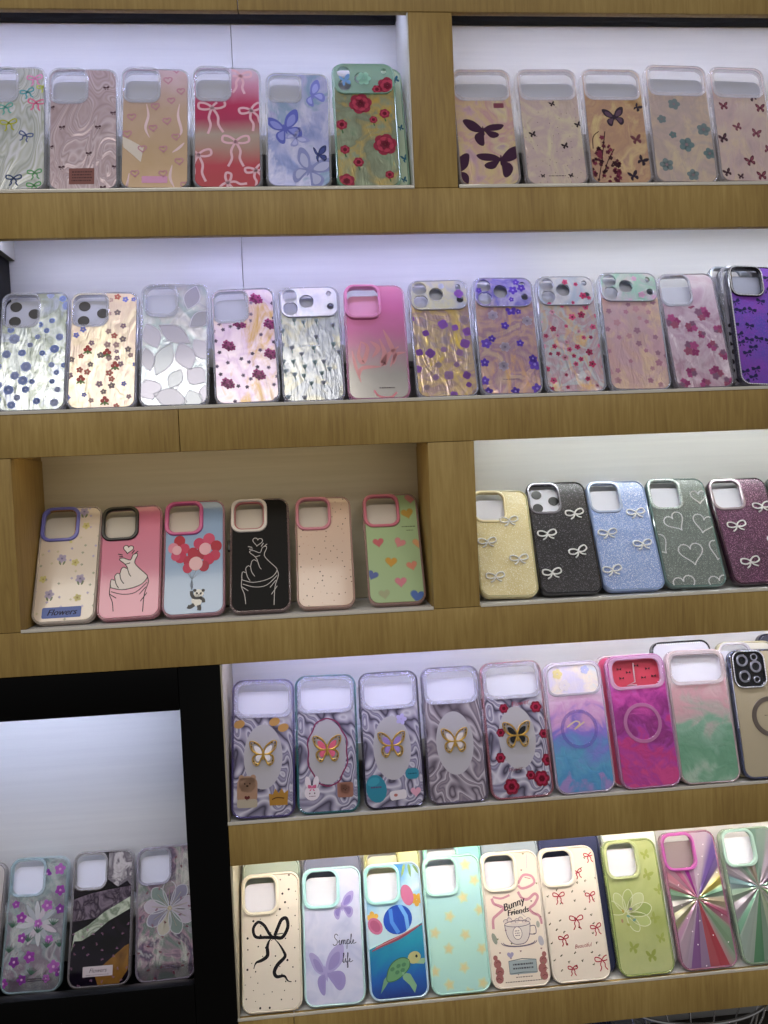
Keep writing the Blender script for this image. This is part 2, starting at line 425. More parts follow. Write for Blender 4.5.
# ------------------------------------------------------------------ one phone case
PRINT_ROUGH = .34
class Case:
    def __init__(s, row, xb, w, h, tilt, v0, label, group, layer=0, name='phone_case'):
        th = LEAN[row]; sn, cs = math.sin(th), math.cos(th)
        phys = THICK*math.tan(th)+.0004+max(w/2-.0095, 0)*abs(math.tan(tilt))
        if row == 6: top = v0-.0194+phys+h
        else: top = v0+h+DROP*.95
        s.h = top-phys; s.w = w
        s.W, s.H = w*1000, s.h*1000
        y = OFF[row]; z = BASEZ[row]
        n = Vector((0, cs, -sn)); u = Vector((0, sn, cs))
        p = Vector((xb, y, z))+u*phys
        p += Vector((0, layer*(THICK+.0009)/cs, 0))
        M = Matrix.Translation(p) @ Matrix.Rotation(-th, 4, 'X') @ Matrix.Rotation(tilt, 4, 'Y')
        s.o = bpy.data.objects.new(name, None); C.objects.link(s.o)
        s.o.empty_display_size = .02
        s.o.matrix_world = M
        tag(s.o, label, 'phone case', group)
        s.pr = []; s.holes = []; s.holeboxes = []
        s.row = row; s.layer = layer
    # coordinates: fractions of the case, from its top left corner -> mm from the bottom centre
    def X(s, fx): return (fx-.5)*s.W
    def Zm(s, fy): return (1-fy)*s.H
    def part(s, name, bm, mats, label=None):
        o = link(name, bm if isinstance(bm, bpy.types.Mesh) else finish(bm, name), mats, s.o)
        if label: o['label'] = label
        return o
    # --- hard parts
    def shell(s, m, R=.0135, t=.0026, bev=.0012, button=True):
        out = rr(0, s.h/2, s.w, s.h, R)
        inn = rr(0, s.h/2, s.w-2*t, s.h-2*t, R-t)
        me = plate('shell', out, [inn], 0, THICK, bev)
        s.sh = s.part('shell', me, m); s.R, s.t = R, t
        if button:
            bm = bmesh.new(); box(bm, -s.w/2-.0007, -s.w/2+.0004, .0035, .0068, s.h*.66, s.h*.74, bev=.0003)
            s.part('side_button', bm, m)
    def card(s, m=None, lenses=0, drop=.012):
        m = m or (CARDB if s.row in (1, 2) else CARD)
        bm = bmesh.new()
        hh = s.h-drop-.003
        plate_into(bm, rr(0, .003+hh/2, s.w-.007, hh, .009), [], .0078, .0084, .0001)
        mats = [m]
        if lenses:
            mats.append(LENS)
            cx, cz = -s.w/2+.0245, s.h-.0245
            for dx, dz in ((-.009, .0085), (-.0095, -.0115), (.0135, -.0015)):
                prism(bm, [(cx+dx+.0072*math.cos(a*PI/8), cz+dz+.0066*math.sin(a*PI/8)) for a in range(16)], .0073, .0079, 1)
        s.part('insert_card', bm, mats)
    def sq(s, m, ow=46.5, oh=48, hw=39.5, hh=40.5, r=12.5, proud=.0018, dx=1.0, dz=.6, cam=True):
        """square camera cut-out in the corner, with its frame"""
        if s.layer: proud = .0004
        cx = (-s.W/2+dx+ow/2)/1000; cz = (s.H-dz-oh/2)/1000
        s.holes = [rr(cx, cz, (ow-2)/1000, (oh-2)/1000, (r-1)/1000)]
        if cam:
            me = plate('camera_frame', rr(cx, cz, ow/1000, oh/1000, r/1000), [rr(cx, cz, hw/1000, hh/1000, (r-2.5)/1000)], -proud, .004, .0009)
            s.frame = s.part('camera_frame', me, m)
        s.cam = (cx*1000, cz*1000, ow, oh)
    def wide(s, m, ow=None, oh=40, hw=None, hh=34, r=12, proud=.0012, dz=2.):
        ow = ow or s.W-6; hw = hw or ow-6
        cz = (s.H-dz-oh/2)/1000
        s.holes = [rr(0, cz, (ow-1)/1000, (oh-1)/1000, (r-.5)/1000)]
        me = plate('camera_frame', rr(0, cz, ow/1000, oh/1000, r/1000), [rr(0, cz, hw/1000, hh/1000, (r-2)/1000)], -proud, .004, .0008)
        s.frame = s.part('camera_frame', me, m)
        s.cam = (0, cz*1000, ow, oh)
    def lens(s, m, oh=41, dz=2., big=9.2, prints=None):
        ow = s.W-6; cz = (s.H-dz-oh/2)/1000
        s.holes = [rr(0, cz, (ow-1)/1000, (oh-1)/1000, .0115)]
        c = lambda x, z, r: rr(x/1000, (s.H-z)/1000, 2*r/1000, 2*r/1000, r/1000*.999, 4)
        e = s.W/78.5
        hs = [c(-24.5*e, 13.2, big), c(-24*e, 31, big), c(-3.5*e, 21.5, big), c(25.5*e, 11.5, 3.6), c(27*e, 29.5, 4.4)]
        bm = bmesh.new(); po = rr(0, cz, ow/1000, oh/1000, .012)
        plate_into(bm, po, hs, -.001, .0022, .0004)
        mats = [m]
        if prints:
            keep, kh = s.pr, s.holes; s.pr, s.holes = [], []
            prints(s)
            conv = [(x*1000, z*1000) for x, z in po(.0008)]
            for pts, pm, ly in s.pr:
                mm = pm if isinstance(pm, bpy.types.Material) else plain(pm, PRINT_ROUGH, 0, 1, .06, .25)
                if mm not in mats: mats.append(mm)
                q = clip(pts, conv)
                if len(q) < 3: continue
                f = bm.faces.new([bm.verts.new((x/1000, -.00105-.00008*ly, z/1000)) for x, z in q]); f.material_index = mats.index(mm)
            s.pr, s.holes = keep, kh
        s.frame = s.part('camera_plate', bm, mats)
        s.cam = (0, cz*1000, ow, oh)
        # raised lip round the plate
        bm = bmesh.new(); plate_into(bm, rr(0, cz, (ow+1)/1000, (oh+1)/1000, .0125), [rr(0, cz, (ow-1.6)/1000, (oh-1.6)/1000, .0112)], -.0018, .001, .0005)
        s.part('camera_rim', bm, s.sh.data.materials[0])
    def panel(s, m):
        """back panel with everything printed on it"""
        t = s.t
        out = rr(0, s.h/2, s.w-2*t-.0002, s.h-2*t-.0002, s.R-t)
        bm = bmesh.new(); plate_into(bm, out, s.holes, .0007, .0017, .0002)
        mats = [m]; idx = {}
        conv = [(x*1000, z*1000) for x, z in rr(0, s.h/2, s.w-2*t-.0006, s.h-2*t-.0006, s.R-t)()]
        for pts, pm, ly in s.pr:
            mm = pm if isinstance(pm, bpy.types.Material) else plain(pm, PRINT_ROUGH, 0, 1, .06, .25)
            if mm.name not in idx: idx[mm.name] = len(mats); mats.append(mm)
            if s.hit(pts): continue
            q = clip(pts, conv)
            cl = []
            for p in q:
                if not cl or math.hypot(p[0]-cl[-1][0], p[1]-cl[-1][1]) > .01: cl.append(p)
            if len(cl) > 2 and math.hypot(cl[0][0]-cl[-1][0], cl[0][1]-cl[-1][1]) < .01: cl.pop()
            if len(cl) < 3: continue
            y = .0007-.00009*ly
            f = bm.faces.new([bm.verts.new((x/1000, y, z/1000)) for x, z in cl]); f.material_index = idx[mm.name]
        s.pn = s.part('back_panel', bm, mats)
    def hit(s, pts, pad=0.):
        for hfn in s.holes:
            cx, cz, w, h, r = [v*1000 for v in hfn.box]
            for x, z in pts:
                if abs(x-cx) < w/2-.4+pad and abs(z-cz) < h/2-.4+pad: return True
        return False
    def scatter(s, n, mind, seed, pad=3., edge=0., fy0=.02, fy1=.98):
        r = random.Random(seed); out = []
        for _ in range(n*60):
            if len(out) >= n: break
            x = r.uniform(-s.W/2+edge, s.W/2-edge); z = r.uniform(s.H*(1-fy1), s.H*(1-fy0))
            if s.hit([(x, z)], pad): continue
            if all(math.hypot(x-a, z-b) >= mind for a, b in out): out.append((x, z))
        return out
    # --- printed shapes (mm)
    def poly(s, pts, m, ly=1): s.pr.append((pts, m, ly))
    def ell(s, x, z, rx, rz, m, ly=1, a=0., n=14): s.poly(rot2([(rx*math.cos(2*PI*k/n), rz*math.sin(2*PI*k/n)) for k in range(n)], a, x, z), m, ly)
    def line(s, pts, w, m, ly=1, closed=False, sm=5, taper=False):
        P = smooth(pts, sm, closed) if sm else list(pts)
        N = len(P); rng = range(N if closed else N-1)
        def nrm(i):
            a = P[(i-1) % N] if (closed or i) else P[i]; b = P[(i+1) % N] if (closed or i < N-1) else P[i]
            dx, dz = b[0]-a[0], b[1]-a[1]; l = math.hypot(dx, dz) or 1
            ww = w/2*(1 if not taper else max(.25, math.sin(PI*(i+.5)/N)))
            return -dz/l*ww, dx/l*ww
        for i in rng:
            j = (i+1) % N; n1, n2 = nrm(i), nrm(j)
            s.poly([(P[i][0]-n1[0], P[i][1]-n1[1]), (P[j][0]-n2[0], P[j][1]-n2[1]), (P[j][0]+n2[0], P[j][1]+n2[1]), (P[i][0]+n1[0], P[i][1]+n1[1])], m, ly)
    def heart(s, x, z, r, m, ly=1, a=0., outline=0, sx=1.):
        pts = []
        for k in range(24):
            t = -2*PI*k/24
            pts.append((sx*r*16*math.sin(t)**3/16, r*(13*math.cos(t)-5*math.cos(2*t)-2*math.cos(3*t)-math.cos(4*t))/16))
        pts = rot2(pts, a, x, z)
        if outline: s.line(pts, outline, m, ly, True, 0)
        else: s.poly(pts[::-1], m, ly)
        return pts
    def flower(s, x, z, r, m, mc=None, n=5, a=0., ly=1, fat=.5):
        for k in range(n):
            b = a+2*PI*k/n
            s.ell(x+r*.55*math.cos(b), z+r*.55*math.sin(b), r*.5, r*fat*.8, m, ly, b, 10)
        if mc: s.ell(x, z, r*.24, r*.24, mc, ly+1, 0, 8)
    UP = smooth([(0, .03), (.06, .32), (.33, .74), (.74, .98), (1.02, .95), (1.0, .64), (.84, .28), (.5, .05), (.2, -.02)], 3, True)
    LO = smooth([(0, .01), (.3, .0), (.64, -.06), (.82, -.28), (.76, -.62), (.55, -.82), (.36, -.76), (.2, -.45), (.06, -.15)], 3, True)
    def butterfly(s, x, z, r, m, ly=1, a=0., fold=1., m2=None, body=True, lo=None):
        for sd, f in ((1, 1.), (-1, fold)):
            for W, mm in ((s.UP, m), (s.LO, lo or m)):
                s.poly(rot2([(sd*f*px, pz) for px, pz in W][::sd], a, x, z, r), mm, ly)
                if m2:
                    q = [(px*.62+.16, pz*.62+(.1 if W is s.UP else -.09)) for px, pz in W]
                    s.poly(rot2([(sd*f*px, pz) for px, pz in q][::sd], a, x, z, r), m2, ly+1)
        if body: s.ell(x, z, r*.06, r*.34, m, ly+1, a, 8)
    def fly_side(s, x, z, r, m, d=1, a=0., ly=1):
        """butterfly seen from the side: one tall wing pair, the other nearly edge-on"""
        for W in (s.UP, s.LO):
            s.poly(rot2([(-d*px*.8, pz) for px, pz in W][::-d], a+d*.25, x, z, r), m, ly)
            s.poly(rot2([(d*px*1.05, pz*.5+.05) for px, pz in W][::d], a-d*.25, x, z, r), m, ly)
        s.ell(x, z, r*.05, r*.3, m, ly+1, a, 8)
    def bow(s, x, z, r, m, ly=1, a=0., w=None, tails=1.):
        """ribbon bow drawn as lines: two loops and two tails"""
        w = w or r*.16
        for sd in (1, -1):
            lp = [(0, 0), (sd*.45, .42), (sd*.95, .5), (sd*1.0, .05), (sd*.5, -.12)]
            s.line(rot2(lp, a, x, z, r), w, m, ly, True, 4)
            tl = [(0, 0), (sd*.35, -.5*tails), (sd*.3, -.95*tails), (sd*.6, -1.4*tails)]
            s.line(rot2(tl, a, x, z, r), w, m, ly, False, 4)
        s.ell(x, z, w*.9, w*.9, m, ly, 0, 8)
    def bowfill(s, x, z, r, m, ly=1, a=0.):
        for sd in (1, -1):
            s.poly(rot2([(0, .12), (sd*.5, .5), (sd*1., .55), (sd*1.05, -.2), (sd*.6, -.35), (0, -.12)][::-sd], a, x, z, r), m, ly)
            s.poly(rot2([(0, -.05), (sd*.75, -.95), (sd*.3, -.9)][::-sd], a, x, z, r), m, ly)
    def star(s, x, z, r, m, ly=1, a=0., n=5, k=.5):
        s.poly(rot2([(r*(1 if i % 2 == 0 else k)*math.sin(PI*i/n), r*(1 if i % 2 == 0 else k)*math.cos(PI*i/n)) for i in range(2*n)][::-1], a, x, z), m, ly)
    def rrect(s, x, z, w, h, r, m, ly=1, a=0.):
        s.poly(rot2(rr(0, 0, w, h, r, 4)(), a, x, z), m, ly)
    def text(s, txt, x, z, size, m, ly=1, a=0., shear=0., sx=1., bold=0.):
        if bold:
            for d in (-bold, bold): s.text(txt, x+d, z, size, m, ly, a, shear, sx)
        for f in glyphs(txt, shear): s.poly(rot2([(px*sx, pz) for px, pz in f], a, x, z, size), m, ly)
    def rules(s, x, z, w, h, n, m, ly=1, a=0.):
        """small print too fine to read: rows of short dashes"""
        r = random.Random(int(x*7+z*13))
        for i in range(n):
            zz = h/2-(i+.5)*h/n; xx = -w/2+r.uniform(0, w*.06)
            while xx < w/2-1:
                l = r.uniform(1., 3.4); l = min(l, w/2-xx)
                hgt = h/n*.42
                s.poly(rot2([(xx, zz-hgt/2), (xx+l, zz-hgt/2), (xx+l, zz+hgt/2), (xx, zz+hgt/2)], a, x, z), m, ly)
                xx += l+.7
    # --- raised ornaments
    def bow_charm(s, x, z, r, m, a=0., tr=1.1):
        r *= 1.06; bm = bmesh.new(); y = -.0008
        for sd in (1, -1):
            lp = smooth([(0, 0), (sd*.4, .38), (sd*.92, .42), (sd*1.0, .0), (sd*.5, -.2)], 5, True)
            tube(bm, [(p[0]/1000, y, p[1]/1000) for p in rot2(lp, a, x, z, r)], tr/1000, 6, True)
            tl = smooth([(0, 0), (sd*.25, -.42), (sd*.62, -.62)], 4)
            tube(bm, [(p[0]/1000, y, p[1]/1000) for p in rot2(tl, a, x, z, r)], tr/1000, 6)
        bmesh.ops.create_icosphere(bm, subdivisions=1, radius=tr*1.5/1000, matrix=Matrix.Translation((x/1000, y-.0003, z/1000)))
        return s.part('bow_charm', bm, m)
    def butterfly_charm(s, x, z, r, inner, gold, a=0.):
        bm = bmesh.new()
        for sd in (1, -1):
            for W in (s.UP, s.LO):
                up = W is s.UP
                o = rot2([(sd*px, pz) for px, pz in W][::sd], a, x, z, r)
                tube(bm, [(p[0]/1000, -.0012, p[1]/1000) for p in o], .00075, 6, True, 0)
                q = rot2([(sd*(px*.58+.1), pz*.58+(.07 if up else -.05)) for px, pz in W][::sd], a, x, z, r)
                prism(bm, [(p[0]/1000, p[1]/1000) for p in q], -.0016, -.0005, 1)
                tube(bm, [(p[0]/1000, -.0012, p[1]/1000) for p in rot2([(sd*(px*.8+.05), pz*.8+(.05 if up else -.03)) for px, pz in W][::sd], a, x, z, r)], .00045, 5, True, 0)
                d = [(.9, .82), (.68, .86), (.93, .6)] if up else [(.72, -.5), (.52, -.72)]
                studs(bm, [(p[0]/1000, p[1]/1000) for p in rot2([(sd*px, pz) for px, pz in d], a, x, z, r)], .00095, -.0009, 2)
            an = rot2(smooth([(0, .2), (sd*.12, .5), (sd*.3, .72)], 3), a, x, z, r)
            tube(bm, [(p[0]/1000, -.001, p[1]/1000) for p in an], .0003, 5, False, 0)
        tube(bm, [(p[0]/1000, -.0016, p[1]/1000) for p in rot2([(0, -.42), (0, 0), (0, .26)], a, x, z, r)], .0011, 6, False, 0)
        return s.part('butterfly_charm', bm, [gold, inner, plain('2c2622', .15, .3)])
    def stud_line(s, pts, r, m, y=.0002, name='rhinestone_trim'):
        bm = bmesh.new(); studs(bm, [(x/1000, z/1000) for x, z in pts], r/1000, y)
        return s.part(name, bm, m)
    def magring(s, x, z, r0, r1, m, y=-.0002):
        bm = bmesh.new()
        f = lambda r: rr(x/1000, z/1000, 2*r/1000, 2*r/1000, r/1000*.999, 10)
        plate_into(bm, f(r1), [f(r0)], y, .0008, .0002)
        return s.part('magnet_ring', bm, m)

CARD = plain('d6d6e4', .6, name='insert_card_white')
CARDB = plain('b2b5c6', .5, name='insert_card_blue_grey')
CARDY = plain('cfc8c0', .6, name='insert_card_grey')
LENS = plain('15131c', .4, 0, 1, .1, name='black_lens')
CLEAR = clear('dcdee8', .26)
CLEARB = clear('c9cbdc', .42)
CLEARD = clear('8d8a9c', .5)
GOLD = plain('dcb25c', .28, .75, name='gilt_metal')
RHINE = plain('f0f0f6', .1, .15, 1, .8, name='cut_glass')
CASES = {}
def new(key, label, group, layer=0, over=None, **kw):
    xb, w, h, t, v0 = over or FIT[key]
    c = Case(int(key[0]), xb, w, h, t, v0, label, group, layer)
    CASES[key] = c
    return c
G1L, G1R = 'phone cases on the top shelf, left bay', 'phone cases on the top shelf, right bay'
G2 = 'phone cases on the second shelf'
G3L, G3R = 'phone cases in the unlit wooden bay of the third shelf', 'glitter phone cases in the lit bay of the third shelf'
G4, G5, G6 = 'phone cases on the fourth shelf', 'phone cases on the bottom shelf', 'phone cases inside the black framed cabinet'
GB = 'phone cases standing behind the front ones'
LEDK, LAMPK, WORLDK, EXPO = 27.0, 17.5, .24, 0.0
DK = lambda h: '%02x%02x%02x' % tuple(int(int(h[i:i+2], 16)*.86) for i in (0, 2, 4))
# ================================================================== TOP SHELF, LEFT BAY
c = new('1A', 'silver green marbled foil phone case strewn with small ribbon bows in pink, teal and yellow', G1L)
c.shell(CLEAR); c.card(); c.sq(CLEAR)
for fx, fy, r, col, a in ((.83, .1, 6, 'd884b8', .1), (.72, .21, 5.5, '4f9aa6', .3), (.85, .3, 6.5, 'd7628e', -.1), (.45, .46, 6.5, 'a8ac34', .1), (.4, .33, 6, '5fa79e', .2),
                          (.95, .17, 4.5, 'b9c45a', .3), (.7, .56, 5.5, '56628f', -.3), (.53, .9, 6, '29406f', 0), (.83, .86, 5.5, '5f9c6a', .1), (.82, .96, 5.5, '5a9a62', .1), (.2, .72, 5, 'c98ab4', .2)):
    c.bow(c.X(fx), c.Zm(fy), r*1.4, col, 1, a, 1.7, .8)
c.panel(swirl('marble_silver_green', ['a4aaa4', 'c4c8cc', 'b4b8b0', 'd6d8e4', 'a8ae9e'], 3, 20, 1.5, .2, .25, 7, .3, .4))
c = new('1B', 'dusty pink marbled phone case with tiny dark bows and a brown text patch', G1L)
c.shell(CLEAR); c.card(); c.sq(CLEAR, proud=.003)
for fx, fy in ((.83, .16), (.93, .37), (.2, .485), (.71, .485), (.05, .32), (.04, .645), (.58, .7), (.2, .81), (.95, .81), (.04, .975), (.78, .975)):
    c.bowfill(c.X(fx), c.Zm(fy), 3.4, '3f1c2e', 1, .1)
c.rrect(c.X(.48), c.Zm(.885), 29, 21, .8, '7d4a46', 1); c.rules(c.X(.48), c.Zm(.885), 24, 15, 4, '4a2428', 2)
c.panel(swirl('marble_dusty_pink', ['ac979f', 'c0adb6', 'b5a0a8', 'cdbcc6', 'a8949b'], 5, 20, 1.5, .2, .25, 7, .3, .4))
c = new('1C', 'tan and pale pink phone case with raised pink heart outlines and a pink tag', G1L)
c.shell(CLEAR); c.card(); c.sq(CLEAR, proud=.003)
for fx, fy, r in ((.68, .1, 5), (.87, .19, 4.5), (.8, 0.01, 4.5), (.5, .32, 4.8), (.73, .27, 4.3), (.16, .41, 4.8), (.67, .44, 4.8), (.47, .5, 4.6), (.1, .55, 5), (.8, .57, 4.6), (.32, .67, 4.8), (.62, .67, 4.4), (.85, .77, 4.8), (.22, .87, 4.6), (.62, .87, 4.6), (.93, .96, 4.6)):
    c.heart(c.X(fx), c.Zm(fy), r, 'bb8298', 2, .1, 1.5)
for pts in (((.37, .3), (.4, .4), (.36, .5), (.42, .58)), ((.85, .3), (.83, .4), (.88, .52), (.84, .57)), ((.75, .7), (.85, .66), (.92, .62)), ((.75, .8), (.72, .9), (.78, .98)), ((.12, .95), (.1, 1.0), (.14, .87))):
    c.line([(c.X(a), c.Zm(b)) for a, b in pts], 3.4, 'e3c8cf', 1, False, 5, True)
c.poly([(c.X(a), c.Zm(b)) for a, b in ((.02, .57), (.14, .6), (.34, .66), (.3, .78), (.18, .72), (.05, .66))][::-1], 'd9cfc6', 1)
c.rrect(c.X(.5), c.Zm(.92), 30, 9, 1, 'd79cc4', 2)
c.panel(foil('tan_foil', ['a68c74', 'b2998a', 'bda398', 'ac927c'], 14, 4, .35, .3, .15, 60, grad=['dcc2de', 'b99e88', 'ac9068', 'b3966e'], gmix=.6))
c = new('1D', 'crimson and grey ombre phone case with large raised pale pink ribbon bows', G1L)
c.shell(CLEAR); c.card(); c.sq(CLEAR, proud=.003)
for fx, fy, r, a, tl in ((.7, .07, 9, -.1, 1.7), (.28, .34, 11.5, .12, 1.9), (.85, .36, 10, .35, 1.7), (.62, .62, 11.5, 0, 1.8), (.08, .73, 11, 0, 2), (.9, .85, 8.5, .3, 1.6), (.5, .95, 9, 1.2, 1.5)):
    c.bow(c.X(fx), c.Zm(fy), r*1.35, 'e3b6c6', 1, a, 3.0, tl*.85)
c.panel(vgrad('crimson_ombre', [(0, 'd7c4da'), (.14, 'cf8fb0'), (.3, 'b8275c'), (.42, 'a92a58'), (.56, 'ab9a92'), (.66, 'a8867e'), (.8, 'ab2f44'), (1, '9c2434')], .015, 2, .3, .5, metal=.2))
c = new('1E', 'periwinkle blue foil phone case with big blue and lilac butterflies', G1L)
c.shell(CLEAR); c.card(); c.sq(CLEAR, ow=43, oh=41, hw=36, hh=33, r=10, dx=2, dz=2)
for fx, fy, r, a, f, m1, m2 in ((.72, .2, 13, .5, .75, '7b82d4', 'a3aaee'), (.3, .5, 17, .35, .8, '5f68c4', '8d95e0'), (.45, .57, 10, -1.0, .7, '9a9fdc', 'b9bdf0'), (.66, .85, 20, -.35, .8, '8c93cc', 'b7bce6'), (.8, .72, 9, .2, .35, '29356f', '3d4a90')):
    c.butterfly(c.X(fx), c.Zm(fy), r*1.3, m1, 1, a, f, m2)
c.panel(foil('periwinkle_foil', TINT(['7f8cc4', '98a0d4', 'b6b8e0', '86a0c4', 'a29cce'], 1.05), 22, 6, .5, .24, .5, 55, 2.5))
c = new('1F', 'green foil phone case with crimson roses and gold patches, tallest on its shelf', G1L)
c.shell(clear('a9d9c4', .45)); c.card(); 
def _rose(c, fx, fy, r):
    for k, (q, col) in enumerate(((1, '8f2440'), (.72, 'b53a56'), (.42, '7c1c36'))): c.flower(c.X(fx), c.Zm(fy), r*q, col, None, 6, k*.5+fx*3, 1+k, .62)
c.lens(clear('a4ccbc', .5), big=8, prints=lambda c: (_rose(c, .87, .19, 12), _rose(c, .7, .22, 6), c.butterfly(c.X(.2), c.Zm(.15), 8, '6f9ad0', 1, .3, .6), c.flower(c.X(.5), c.Zm(.13), 9, '93c4b0', None, 6, 0, 1)))
for fx, fy, r in ((.43, .33, 14), (.78, .66, 14.5), (.12, .5, 7), (.8, .41, 6.5), (.62, .46, 5), (.35, .8, 6.5), (.82, .9, 5.5), (.15, .95, 10), (.15, .7, 6)):
    for k, (q, col) in enumerate(((1, '8f2440'), (.72, 'b53a56'), (.42, '7c1c36'))):
        c.flower(c.X(fx), c.Zm(fy), r*q, col, None, 6, k*.5+fx*3, 1+k, .62)
    if r < 8: c.line([(c.X(fx), c.Zm(fy)-r), (c.X(fx)+1, c.Zm(fy)-r*1.7)], 1.6, '35603e', 1)
c.panel(foil('green_gold_foil', ['7f9a80', '98a48c', '868e78', 'b8a468', '98a086', '8fa48e'], 24, 8, .6, .2, .6, 80, 2))
c = new('1Z', 'pale mint phone case with teal butterflies, half hidden behind the green rose case', GB, 1, (.1047, .066, .165, -.012, .008))
c.shell(clear('a8c8b4', .7)); c.card()
for fx, fy, r in ((.88, .1, 5), (.9, .5, 4), (.93, .75, 6), (.88, .92, 4)): c.butterfly(c.X(fx), c.Zm(fy), r, '23607c', 1, .4, .6)
c.panel(plain('b3c4ae', .35))
# ================================================================== TOP SHELF, RIGHT BAY
CLRW = clear('eee6ee', .28)
c = new('1G', 'gold and pink foil phone case with three large dark plum butterflies', G1R)
c.shell(CLRW); c.card(drop=.016); c.wide(CLRW, oh=44, hh=35)
c.fly_side(c.X(.46), c.Zm(.535), 23, '3a1838', 1, .1); c.fly_side(c.X(.7), c.Zm(.785), 26, '3a1838', -1, -.05); c.fly_side(c.X(-.06), c.Zm(.88), 25, '3a1838', -1, .3)
c.rrect(c.X(.75), c.Zm(.32), 13, 7, 1, '7d4256', 1)
c.panel(foil('gold_pink_foil', TINT(['a48c9c', 'b89ca4', 'c4b08c', 'b89498', 'c8bc9c', 'a48ca4'], 1.13, 4), 26, 11, .55, .2, .7, 75, 2))
c = new('1H', 'champagne foil phone case with fine dots and a few tiny black butterflies', G1R)
c.shell(CLRW); c.card(drop=.016); c.wide(CLRW, oh=44, hh=35)
for x, z in c.scatter(60, 7, 4, 0): c.ell(x, z, .55, .55, '4a3444', 1, 0, 6)
for fx, fy, r, a in ((.55, .31, 3.6, .3), (.18, .57, 4.2, .2), (.68, .67, 4.2, .3), (.93, .49, 4, .4), (.27, .92, 2.6, 0), (.72, .92, 3, .3)): c.butterfly(c.X(fx), c.Zm(fy), r, '231420', 1, a)
c.rules(c.X(.5), c.Zm(.92), 24, 2.2, 1, '3a2a36', 1)
c.panel(foil('champagne_foil', TINT(['ab9f98', 'bcaea4', 'b4a4a4', 'c4b8a6', 'aca2a2'], 1.13, 4), 30, 12, .5, .22, .8, 90, 2))
c = new('1I', 'golden foil phone case with dark butterflies above a maroon flowering branch', G1R)
c.shell(CLRW); c.card(drop=.016); c.wide(CLRW, oh=44, hh=35)
c.butterfly(c.X(.48), c.Zm(.43), 14, '2e2234', 1, .15, .95, '5a4258'); c.butterfly(c.X(.8), c.Zm(.62), 7, '6d3c46', 1, .2, .9); c.butterfly(c.X(.87), c.Zm(.34), 6, '2b2030', 1, -.6, .6); c.butterfly(c.X(.85), c.Zm(.8), 7, '2b2030', 1, -.5, .8); c.butterfly(c.X(.68), c.Zm(.93), 7, '2e2234', 1, .3, .8)
r_ = random.Random(5)
for k in range(60):
    t = r_.uniform(.04, .48); c.flower(c.X(t), c.Zm(.98-r_.random()*(.4-abs(t-.26)*1.1)), r_.uniform(1.6, 3.6), ('5a1f34', '3a1522', '7c3048')[k % 3], None, 5, k, 1+k % 2)
for pts in (((.1, 1.), (.2, .8), (.3, .55)), ((.18, .95), (.3, .8), (.42, .7)), ((.08, .7), (.1, .6), (.2, .55))): c.line([(c.X(a), c.Zm(b)) for a, b in pts], 1.2, '3c1a20', 1)
c.panel(foil('golden_foil', TINT(['a8875e', 'bea07c', 'b09078', 'ccb48a', 'a88a80'], 1.1, 5), 24, 13, .6, .2, .6, 60, 2.5, rotz=.5))
c = new('1J', 'rosy grey foil phone case with faint teal blossoms', G1R)
c.shell(CLRW); c.card(drop=.016); c.wide(CLRW, oh=44, hh=35)
for fx, fy, r in ((.42, .34, 8), (.2, .47, 6), (.85, .55, 9), (.55, .68, 10), (.9, .75, 8), (.2, .85, 9), (.6, .93, 8), (.35, .6, 5)):
    c.flower(c.X(fx), c.Zm(fy), r, ('77868c', '6c8288')[int(fx*10) % 2], '8c7c86', 5, fx*9, 1, .55)
c.panel(foil('rose_grey_foil', TINT(['a0928e', 'b2a29c', 'a89a96', 'b8a898', 'a0989a'], 1.13, 4), 26, 14, .5, .24, .8, 85, 2))
c = new('1K', 'pinkish silver phone case with a loose flock of small maroon and black butterflies', G1R)
c.shell(CLRW); c.card(drop=.016); c.wide(CLRW, oh=44, hh=35)
for i, (fx, fy, r, a) in enumerate(((.2, .35, 6, .1), (.75, .27, 6, .2), (.4, .53, 5.5, .4), (.85, .36, 6.5, 0), (.12, .63, 6.5, .3), (.72, .58, 6.5, -.2), (.55, .82, 7, .3), (.12, .92, 5.5, .4), (.9, .72, 6, -.4), (.72, .94, 6.5, .1), (.35, .95, 4, .1))):
    c.butterfly(c.X(fx), c.Zm(fy), r, ('5a2438', '2e1a28', '6e3448')[i % 3], 1, a, .9, ('8a4a5e', '5a3a48', '93586c')[i % 3])
c.panel(foil('pink_silver_foil', TINT(['a8989a', 'b8a4a4', 'beb0a8', 'ac9c9c'], 1.13, 4), 26, 15, .5, .24, .8, 90, 2))
